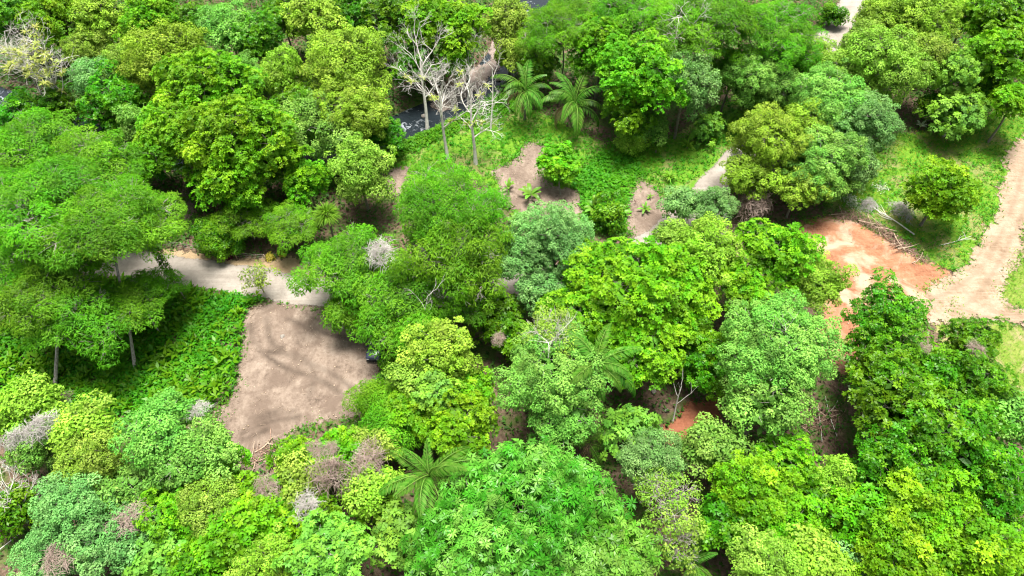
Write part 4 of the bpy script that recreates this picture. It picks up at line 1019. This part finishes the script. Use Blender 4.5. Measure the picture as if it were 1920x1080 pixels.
# ------------------------------------------------------------------ dark car under the trees
def car():
    paint = plain_mat("dark_blue_paint", (0.012, 0.022, 0.050), (0.020, 0.034, 0.070), 2.0, 0.25, 0.5, coat=0.6)
    glass = plain_mat("car_glass", (0.006, 0.008, 0.010), (0.010, 0.012, 0.016), 1.0, 0.06, 0.6)
    rubber = plain_mat("tyre_rubber", (0.012, 0.012, 0.012), (0.03, 0.03, 0.03), 6.0, 0.9)
    metal = plain_mat("rim_metal", (0.35, 0.35, 0.36), (0.5, 0.5, 0.5), 6.0, 0.35, metallic=0.8)
    lamp = plain_mat("lamp_lens", (0.5, 0.5, 0.48), (0.65, 0.65, 0.62), 6.0, 0.1)
    b = at(708, 650)
    o = thing('parked_car', "dark blue car parked under feathery foliage at the clearing's right edge", 'car', b + np.array([0, 0, 0.06]), math.radians(-4))
    Wd = 1.66
    def loft(secs):
        """secs: list of (y, z_low, z_high, half width low, half width high)"""
        V = []; F = []
        for (y, z0, z1, w0, w1) in secs:
            for (x, z) in ((-w0, z0), (-w0 * 1.0, z0 + (z1 - z0) * 0.55), (-w1, z1 - 0.02), (-w1 + 0.08, z1), (w1 - 0.08, z1), (w1, z1 - 0.02), (w0, z0 + (z1 - z0) * 0.55), (w0, z0)): V.append((x, y, z))
        k = 8
        for i in range(len(secs) - 1):
            for j in range(k):
                F.append((i * k + j, i * k + (j + 1) % k, (i + 1) * k + (j + 1) % k, (i + 1) * k + j))
        F3 = []
        for e in (0, len(secs) - 1):
            for j in range(1, k - 1): F3.append((e * k, e * k + j, e * k + j + 1) if e else (e * k, e * k + j + 1, e * k + j))
        return V, F, F3
    h = Wd / 2
    body = loft([(-2.0, 0.34, 0.70, h * 0.84, h * 0.78), (-1.85, 0.24, 0.80, h * 0.96, h * 0.86), (-1.0, 0.22, 0.90, h, h * 0.92), (0.2, 0.22, 0.93, h, h * 0.93), (1.5, 0.22, 0.95, h, h * 0.93), (1.9, 0.26, 0.92, h * 0.96, h * 0.9), (2.0, 0.36, 0.84, h * 0.9, h * 0.84)])
    link('body', MB().add(*body).mesh('car_body', paint, True), o)
    cabin = loft([(-1.05, 0.88, 0.94, h * 0.88, h * 0.84), (-0.45, 0.90, 1.42, h * 0.90, h * 0.68), (1.35, 0.90, 1.44, h * 0.90, h * 0.68), (1.82, 0.90, 0.98, h * 0.88, h * 0.82)])
    link('windows', MB().add(*cabin).mesh('car_windows', glass, True), o)
    roof = loft([(-0.52, 1.40, 1.455, h * 0.70, h * 0.64), (0.3, 1.42, 1.50, h * 0.72, h * 0.66), (1.42, 1.40, 1.465, h * 0.70, h * 0.64)])
    link('roof', MB().add(*roof).mesh('car_roof', paint, True), o)
    for s in (-1, 1):
        for y in (-1.28, 1.28):
            w = link('wheel', MB().tube([(s * (h - 0.19), y, 0.30), (s * (h - 0.17), y, 0.30), (s * (h + 0.0), y, 0.30), (s * (h + 0.02), y, 0.30)], [0.25, 0.31, 0.31, 0.25], 18).mesh('tyre', rubber, True), o)
            link('rim', MB().tube([(s * (h + 0.015), y, 0.30), (s * (h + 0.03), y, 0.30)], [0.19, 0.17], 14).mesh('rim', metal, True), w)
        link('headlight', MB().box((s * h * 0.62, -1.99, 0.62), (0.26, 0.07, 0.12)).mesh('headlight', lamp), o)
        link('mirror', MB().box((s * (h + 0.06), -0.72, 0.98), (0.16, 0.10, 0.12)).mesh('mirror', paint), o)
    link('bumper', MB().box((0, -2.02, 0.40), (1.3, 0.09, 0.14)).mesh('bumper', rubber), o)
car()

# ------------------------------------------------------------------ brush pile, fallen wood, stones
def stick(p, q, r0, r1, r, bow=0.06, k=6):
    p, q = np.asarray(p, float), np.asarray(q, float); L = np.linalg.norm(q - p)
    m = (p + q) / 2 + r.normal(0, bow * L, 3) * [1, 1, 0.4]
    pts = smooth_line([p, m, q], 4); return MB().tube(pts, np.linspace(r0, r1, len(pts)), k)
def brush_pile(label, line, wid, seed, nbig=16, ntw=260, hgt=0.7):
    r = R_(seed); P = px_poly(line); b = np.array([*P[0], 0]); o = thing('brush_pile', label, 'brush pile', b)
    seg = np.linalg.norm(np.diff(P, axis=0), axis=1); cum = np.concatenate([[0], np.cumsum(seg)])
    def pt(f): s = f * cum[-1]; return np.array([np.interp(s, cum, P[:, 0]), np.interp(s, cum, P[:, 1]), 0]) - b
    mb = MB()
    for i in range(ntw):
        f = r.uniform(0, 1); c = pt(f) + np.array([r.normal(0, wid * 0.5), r.normal(0, wid * 0.5), 0]); c[2] = abs(r.normal(0, hgt * 0.35)) + 0.05
        d = nrm(r.normal(0, 1, 3) * [1, 1, 0.35]) * r.uniform(0.3, 0.9)
        mb.tube([c - d, c + r.normal(0, 0.08, 3), c + d], [0.012, 0.022, 0.010], 3, False)
    tw = link('twigs', mb.mesh('twigs', M['twig']), o); tw["kind"] = "stuff"
    for i in range(nbig):
        c = pt(r.uniform(0, 1)) + np.array([r.normal(0, wid * 0.45), r.normal(0, wid * 0.45), r.uniform(0.05, hgt)])
        a = r.uniform(0, 6.28); L = r.uniform(0.6, 1.6); d = np.array([math.cos(a), math.sin(a), r.uniform(-0.15, 0.2)]) * L
        link('branch', stick(c - d, c + d, r.uniform(0.035, 0.07), 0.02, r).mesh('branch', M['log'] if r.uniform() < 0.6 else M['twig'], True), o)
brush_pile("long brown brush pile along the upper edge of the red clay clearing", [(1565, 405), (1610, 408), (1640, 428), (1668, 448), (1695, 470)], 0.9, 1, 22, 420)
brush_pile("small brush pile at the right end of the brown one", [(1680, 455), (1715, 480), (1735, 492)], 0.6, 2, 8, 130, 0.4)
brush_pile("brush heap of bare sticks beside the lower right litter gap", [(1500, 800), (1540, 790), (1570, 770)], 0.8, 3, 12, 150, 0.3)
brush_pile("scatter of cut branches at the lower corner of the clearing", [(455, 870), (490, 850), (520, 845)], 0.8, 4, 12, 110, 0.3)
def fallen(name, a, b, r0, label, seed, mat='log', z=0.15, fork=0):
    r = R_(seed); A = at(*a); B = at(*b); o = thing(name, label, 'log', A)
    d = B - A
    link('stem', stick((0, 0, z), d + np.array([0, 0, z + 0.1]), r0, r0 * 0.4, r, 0.03).mesh('stem', M[mat], True), o)
    for k in range(fork):
        f = r.uniform(0.5, 0.95); p = d * f + np.array([0, 0, z + 0.05]); q = p + nrm(d) * r.uniform(0.6, 1.3) + np.array([r.normal(0, 0.6), r.normal(0, 0.6), r.uniform(0.1, 0.4)])
        link('branch', stick(p, q, r0 * 0.45, 0.012, r, 0.08, 4).mesh('branch', M[mat], True), o)
fallen('fallen_log', (1712, 443), (1632, 392), 0.09, "long fallen pale trunk lying across the grey brambles", 1, 'dead', 0.3, 8)
fallen('fallen_branch', (1760, 462), (1820, 445), 0.05, "thin grey fallen branch right of the brush pile", 2, 'dead', 0.15, 5)
fallen('cut_log', (478, 850), (512, 822), 0.09, "pale cut log with forked end below the clearing", 3, 'log', 0.15, 3)
fallen('cut_log', (500, 832), (532, 840), 0.07, "shorter cut log beside the forked one", 4, 'log', 0.14, 1)
fallen('fallen_branch', (1568, 820), (1545, 745), 0.035, "thin bare pole lying in the lower right litter gap", 5, 'dead', 0.2, 2)
fallen('fallen_branch', (1540, 830), (1535, 785), 0.03, "short white stick at the left of the litter gap", 6, 'dead', 0.2, 2)
fallen('fallen_branch', (0, 1035), (40, 1005), 0.06, "pale fallen branch in the lower left corner", 7, 'dead', 0.3, 1)
fallen('fallen_branch', (160, 270), (192, 268), 0.06, "white driftwood branch at the left river gap", 8, 'dead', 0.2, 3)
fallen('fallen_branch', (885, 915), (935, 905), 0.05, "dry fallen branch behind the star-leaved tree", 9, 'dead', 0.2, 2)
def stone_mesh(seed):
    r = R_(seed); n1, n2 = 6, 9; V = []; F = []
    for i in range(n1 + 1):
        th = math.pi * i / n1
        for j in range(n2):
            ph = 2 * math.pi * j / n2; d = np.array([math.sin(th) * math.cos(ph), math.sin(th) * math.sin(ph), math.cos(th)])
            V.append(d * (1 + 0.16 * math.sin(d[0] * 4 + seed) + 0.14 * math.sin(d[1] * 5 + seed * 2) + 0.1 * math.sin(d[2] * 6 + seed)) * (1 + (r.normal(0, 0.05) if 0 < i < n1 else 0)))
    for i in range(n1):
        for j in range(n2): F.append((i * n2 + j, (i + 1) * n2 + j, (i + 1) * n2 + (j + 1) % n2, i * n2 + (j + 1) % n2))
    return MB().add(np.array(V), F).mesh('stone', M['stone'], False)
STONES = [stone_mesh(k) for k in range(4)]
def stone(u, v, size, label, k=0, z=0.0, group=None):
    b = at(u, v, z); o = link('stone', STONES[k % 4], None, b + np.array([0, 0, size * 0.25]), (0.2, 0.1, k * 1.3), (size, size * 0.8, size * 0.55)); tag(o, label, 'stone', group)
stone(531, 632, 0.34, "pale stone lying in the bulldozed clearing", 1)
stone(1249, 770, 0.25, "white stone beside the dark red path", 2)
stone(1390, 792, 0.25, "white stone in the gap below the pale dome", 3)
stone(1866, 602, 0.28, "white stone at the edge of the dirt road", 0)
stone(1226, 735, 0.35, "grey stone in the dark gap above the lobed shrub", 1)
for k_, (uu, vv, ss, lb) in enumerate([(822, 200, 0.55, "flat grey boulder at the foot of the left bare tree"), (905, 130, 0.5, "grey boulder on the gravel bank"), (935, 150, 0.45, "rounded boulder at the edge of the dark pool"),
        (862, 186, 0.5, "wet boulder in mid stream between the bare trunks"), (795, 218, 0.45, "boulder in the white water left of the bare trunks"), (212, 252, 0.5, "pale boulder in the left river gap"), (238, 272, 0.4, "small dark boulder at the right of the left river gap"), (185, 262, 0.45, "boulder beside the white driftwood")]):
    b_ = at(uu, vv, WATER_Z); o_ = link('river_stone', STONES[k_ % 4], None, (b_[0], b_[1], WATER_Z + 0.05), (0.1, 0.2, k_), (ss, ss * 0.8, ss * 0.6)); tag(o_, lb, 'stone', 'boulders in the river')
for k_, (uu, vv, ww) in enumerate([(1600, 383, 0.6), (1652, 352, 0.45), (1592, 372, 0.4)]):
    r = R_(700 + k_); mb = MB(); n = 260; P = np.concatenate([r.normal(0, ww, (n, 2)), r.uniform(0.02, 0.2, (n, 1))], 1)
    mb.leaves(P, nrm(np.array([0, 0, 1.0]) + r.normal(0, 0.4, (n, 3))), rand_dirs(n, r), r.uniform(0.15, 0.35, n), r.uniform(0.06, 0.14, n), 0.1, 0.1, r.uniform(0.8, 1.2, n), r.uniform(0, 1, n))
    o_ = link('bleached_leaf_heap', mb.mesh('leaf_heap', M['white']), None, at(uu, vv)); tag(o_, ("heap of bleached leaves left of the grey brambles", "bleached leaf heap on the upper grass slope", "smaller bleached heap by the grey-green tree")[k_], 'leaf heap'); o_["kind"] = "stuff"

# ------------------------------------------------------------------ ground cover (stuff)
def in_poly_pts(poly, n, r, inset=0.0, excl=()):
    x0, y0 = poly.min(0); x1, y1 = poly.max(0)
    P = np.stack([r.uniform(x0, x1, n), r.uniform(y0, y1, n)], 1)
    ok = poly_dist(P[:, 0], P[:, 1], poly) > inset + r.normal(0, 0.35, n)
    for e, m in excl: ok &= poly_dist(P[:, 0], P[:, 1], e) < m + r.normal(0, 0.15, n)
    ok &= line_dist(P[:, 0], P[:, 1], RIVER) > 2.9
    ok &= line_dist(P[:, 0], P[:, 1], ROAD) > 2.2 + r.normal(0, 0.15, n)
    return P[ok]
def cover(name, poly, dens, L, W, mat, label, cat, seed, h=0.35, ros=0, excl=(), ydist=(0.4, 0.3), upright=0.3, clump=0.8):
    r = R_(seed); area = np.prod(poly.max(0) - poly.min(0)); n = int(area * dens)
    P = in_poly_pts(poly, n, r, 0.0, excl)
    hn = 0.5 + 0.5 * vnoise(P[:, 0], P[:, 1], clump, seed)
    keep = r.uniform(0, 1, len(P)) < 0.35 + 0.8 * hn; P = P[keep]; hn = hn[keep]; n = len(P)
    yy = np.clip(ydist[0] + 0.35 * vnoise(P[:, 0], P[:, 1], 0.5, seed + 3) + r.normal(0, ydist[1] * 0.5, n), 0, 1)
    vv = np.clip(1 + 0.15 * vnoise(P[:, 0], P[:, 1], 1.3, seed + 4) + r.normal(0, 0.1, n), 0.6, 1.5)
    Z = ground_z(P[:, 0], P[:, 1]) + 0.05 + h * hn * r.uniform(0.3, 1.2, n)
    P3 = np.concatenate([P, Z[:, None]], 1); mb = MB(); UP = np.array([0, 0, 1.0])
    for q in range(max(ros, 1)):
        a = r.uniform(0, 6.28, n) if not ros else 2 * math.pi * q / ros + r.uniform(0, 1.0, n)
        e = r.uniform(-0.1, 0.7, n) + upright
        T_ = np.stack([np.cos(a) * np.cos(e), np.sin(a) * np.cos(e), np.sin(e)], 1)
        s = r.uniform(0.6, 1.35, n)
        mb.leaves(P3, nrm(UP - T_ * T_[:, 2:3] + r.normal(0, 0.2, (n, 3))), T_, L * s, W * s, 0.15, 0.2, vv, yy)
    o = link(name, mb.mesh(name, M[mat])); o["kind"] = "stuff"; o["label"] = label; o["category"] = cat
    return o
dirt_all = [(P_D1, 0.15), (P_D2, 0.15), (P_D3, 0.15), (P_D4, 0.1), (P_DR, 0.1), (P_D5, 0.1), (P_D6, 0.1), (P_PATH, 0.1), (P_VERGE, 0.1)]
cover('lush_ground_cover', P_LUSH, 26, 0.42, 0.19, 'lush', "lush broad-leaved ground cover left of the clearing", 'ground cover', 1, 0.75, 3, [(P_D1, 0.1)], upright=0.2)
cover('tall_ground_plants', P_LUSH, 3.2, 0.75, 0.27, 'dark', "taller broad-leaved plants standing in the ground cover", 'ground cover', 25, 0.9, 5, [(P_D1, 0.0)], upright=0.35, clump=0.7)
cover('creeping_vine_cover', px_poly([(1085, 318), (1130, 285), (1200, 300), (1195, 340), (1172, 380), (1165, 430), (1090, 430), (1070, 360)]), 24, 0.4, 0.2, 'lush', "lush creeping vines between the two bare soil patches", 'ground cover', 2, 0.6, 3, [(P_D2, 0.1), (P_D3, 0.1)], upright=0.2)
cover('meadow_grass', P_G1, 30, 0.28, 0.045, 'grass', "short bright grass around the bare soil patches", 'grass', 3, 0.10, 0, dirt_all, upright=0.6)
cover('slope_grass', P_G2, 34, 0.30, 0.045, 'grass', "bright grass on the slope beside the dirt road", 'grass', 4, 0.10, 0, dirt_all, upright=0.6)
cover('verge_grass', P_G3, 34, 0.28, 0.05, 'grass', "weedy grass in the fork of the dirt road", 'grass', 5, 0.15, 0, dirt_all, upright=0.6, ydist=(0.6, 0.4))
cover('edge_grass', P_G4, 30, 0.28, 0.05, 'grass', "weedy grass below the dirt junction", 'grass', 6, 0.12, 0, dirt_all, upright=0.6, ydist=(0.6, 0.4))
cover('river_bank_plants', px_poly([(725, 250), (800, 222), (900, 190), (960, 178), (965, 212), (900, 232), (820, 262), (735, 305)]), 26, 0.42, 0.18, 'lush', "leafy plants along the river bank behind the bare trunks", 'ground cover', 21, 0.7, 3, upright=0.2)
cover('meadow_weeds', P_G1, 7, 0.34, 0.15, 'lush', "broad-leaved weeds dotting the grass around the bare soil", 'weeds', 22, 0.35, 3, dirt_all, upright=0.3, clump=0.9)
cover('slope_weeds', P_G2, 5, 0.32, 0.13, 'lush', "broad-leaved weeds dotting the grass slope", 'weeds', 23, 0.35, 3, dirt_all, upright=0.3, clump=0.9)
cover('dry_grass', P_G2, 10, 0.30, 0.05, 'golden', "dry straw-coloured grass on the slope", 'grass', 24, 0.06, 0, dirt_all, upright=0.4, clump=0.6)
P_ALL = np.array([(-95, 12), (95, 12), (110, 125), (-110, 125)], float)
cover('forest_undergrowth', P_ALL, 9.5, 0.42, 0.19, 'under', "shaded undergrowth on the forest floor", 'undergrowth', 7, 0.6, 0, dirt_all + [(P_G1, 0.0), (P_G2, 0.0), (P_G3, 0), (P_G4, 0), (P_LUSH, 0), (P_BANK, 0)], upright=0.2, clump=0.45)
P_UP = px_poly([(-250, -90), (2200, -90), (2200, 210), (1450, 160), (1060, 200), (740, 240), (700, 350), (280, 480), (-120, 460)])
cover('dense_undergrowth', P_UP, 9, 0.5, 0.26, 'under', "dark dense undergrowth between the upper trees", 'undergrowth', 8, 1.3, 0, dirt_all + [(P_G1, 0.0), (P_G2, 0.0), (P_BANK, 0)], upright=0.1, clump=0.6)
# litter and clods on the bare soil
def litter(name, polys, dens, mat, label, seed, size=0.06, sticks=True, cat='litter'):
    r = R_(seed); mb = MB()
    for poly in polys:
        n = int(np.prod(poly.max(0) - poly.min(0)) * dens); P = np.stack([r.uniform(*[poly[:, 0].min(), poly[:, 0].max()], n), r.uniform(*[poly[:, 1].min(), poly[:, 1].max()], n)], 1)
        d = poly_dist(P[:, 0], P[:, 1], poly); P = P[(d > 0) & (r.uniform(0, 1, n) < np.where(d < 0.9, 1.0, 0.35))]
        for x, y in P:
            if sticks and r.uniform() < 0.45:
                a = r.uniform(0, 6.28); L = r.uniform(0.08, 0.32); mb.tube([(x - L * math.cos(a), y - L * math.sin(a), 0.16), (x, y, 0.20), (x + L * math.cos(a), y + L * math.sin(a), 0.16)], [0.008, 0.014, 0.008], 3, False)
            else:
                s = size * r.uniform(0.5, 1.7); z = 0.14
                V = np.array([(s, 0, 0), (0, s, 0), (-s, 0, 0), (0, -s, 0), (0, 0, s * 0.8), (0, 0, -s)]) * r.uniform(0.7, 1.3, (6, 1)) + (x, y, z)
                mb.add(V, None, [(0, 1, 4), (1, 2, 4), (2, 3, 4), (3, 0, 4), (1, 0, 5), (2, 1, 5), (3, 2, 5), (0, 3, 5)])
    o = link(name, mb.mesh(name, M[mat])); o["kind"] = "stuff"; o["label"] = label; o["category"] = cat
litter('soil_litter', [P_D1], 3.2, 'log', "straw, chips and clods scattered on the bulldozed clearing", 1)
litter('patch_litter', [P_D2, P_D3], 2.2, 'log', "dry litter on the bare soil beside the grass", 2)
litter('clay_litter', [P_D4], 1.6, 'log', "chips and clods on the red clay", 3)
# weeds along the ragged borders of the bare soil
def border_weeds(name, polys, label, seed, mat='lush', dens=14, w=1.0):
    r = R_(seed); mb = MB()
    for poly in polys:
        for a, b in zip(poly, np.roll(poly, -1, 0)):
            n = int(np.linalg.norm(b - a) * dens); f = r.uniform(0, 1, (n, 1)); P = a + (b - a) * f + r.normal(0, w * 0.5, (n, 2))
            P = P[vnoise(P[:, 0], P[:, 1], 0.9, seed) > -0.1]; n = len(P)
            if n == 0: continue
            P = P[line_dist(P[:, 0], P[:, 1], ROAD) > 2.1]; n = len(P)
            for q in range(4):
                an = r.uniform(0, 6.28, n); e = r.uniform(0.2, 1.0, n); T_ = np.stack([np.cos(an) * np.cos(e), np.sin(an) * np.cos(e), np.sin(e)], 1)
                mb.leaves(np.concatenate([P + r.normal(0, 0.08, (n, 2)), np.full((n, 1), 0.06)], 1), nrm(np.array([0, 0, 1.0]) - T_ * T_[:, 2:3] + r.normal(0, 0.2, (n, 3))), T_, r.uniform(0.15, 0.4, n), r.uniform(0.05, 0.12, n), 0.15, 0.2, r.uniform(0.7, 1.2, n), r.uniform(0, 1, n))
    o = link(name, mb.mesh(name, M[mat])); o["kind"] = "stuff"; o["label"] = label; o["category"] = 'weeds'
border_weeds('border_weeds', [P_D1, P_D2, P_D3, P_D5], "weeds creeping over the borders of the bare soil", 1)
border_weeds('clay_border_weeds', [P_D4, P_DR], "weeds along the red clay and the dirt road", 2, 'grass')
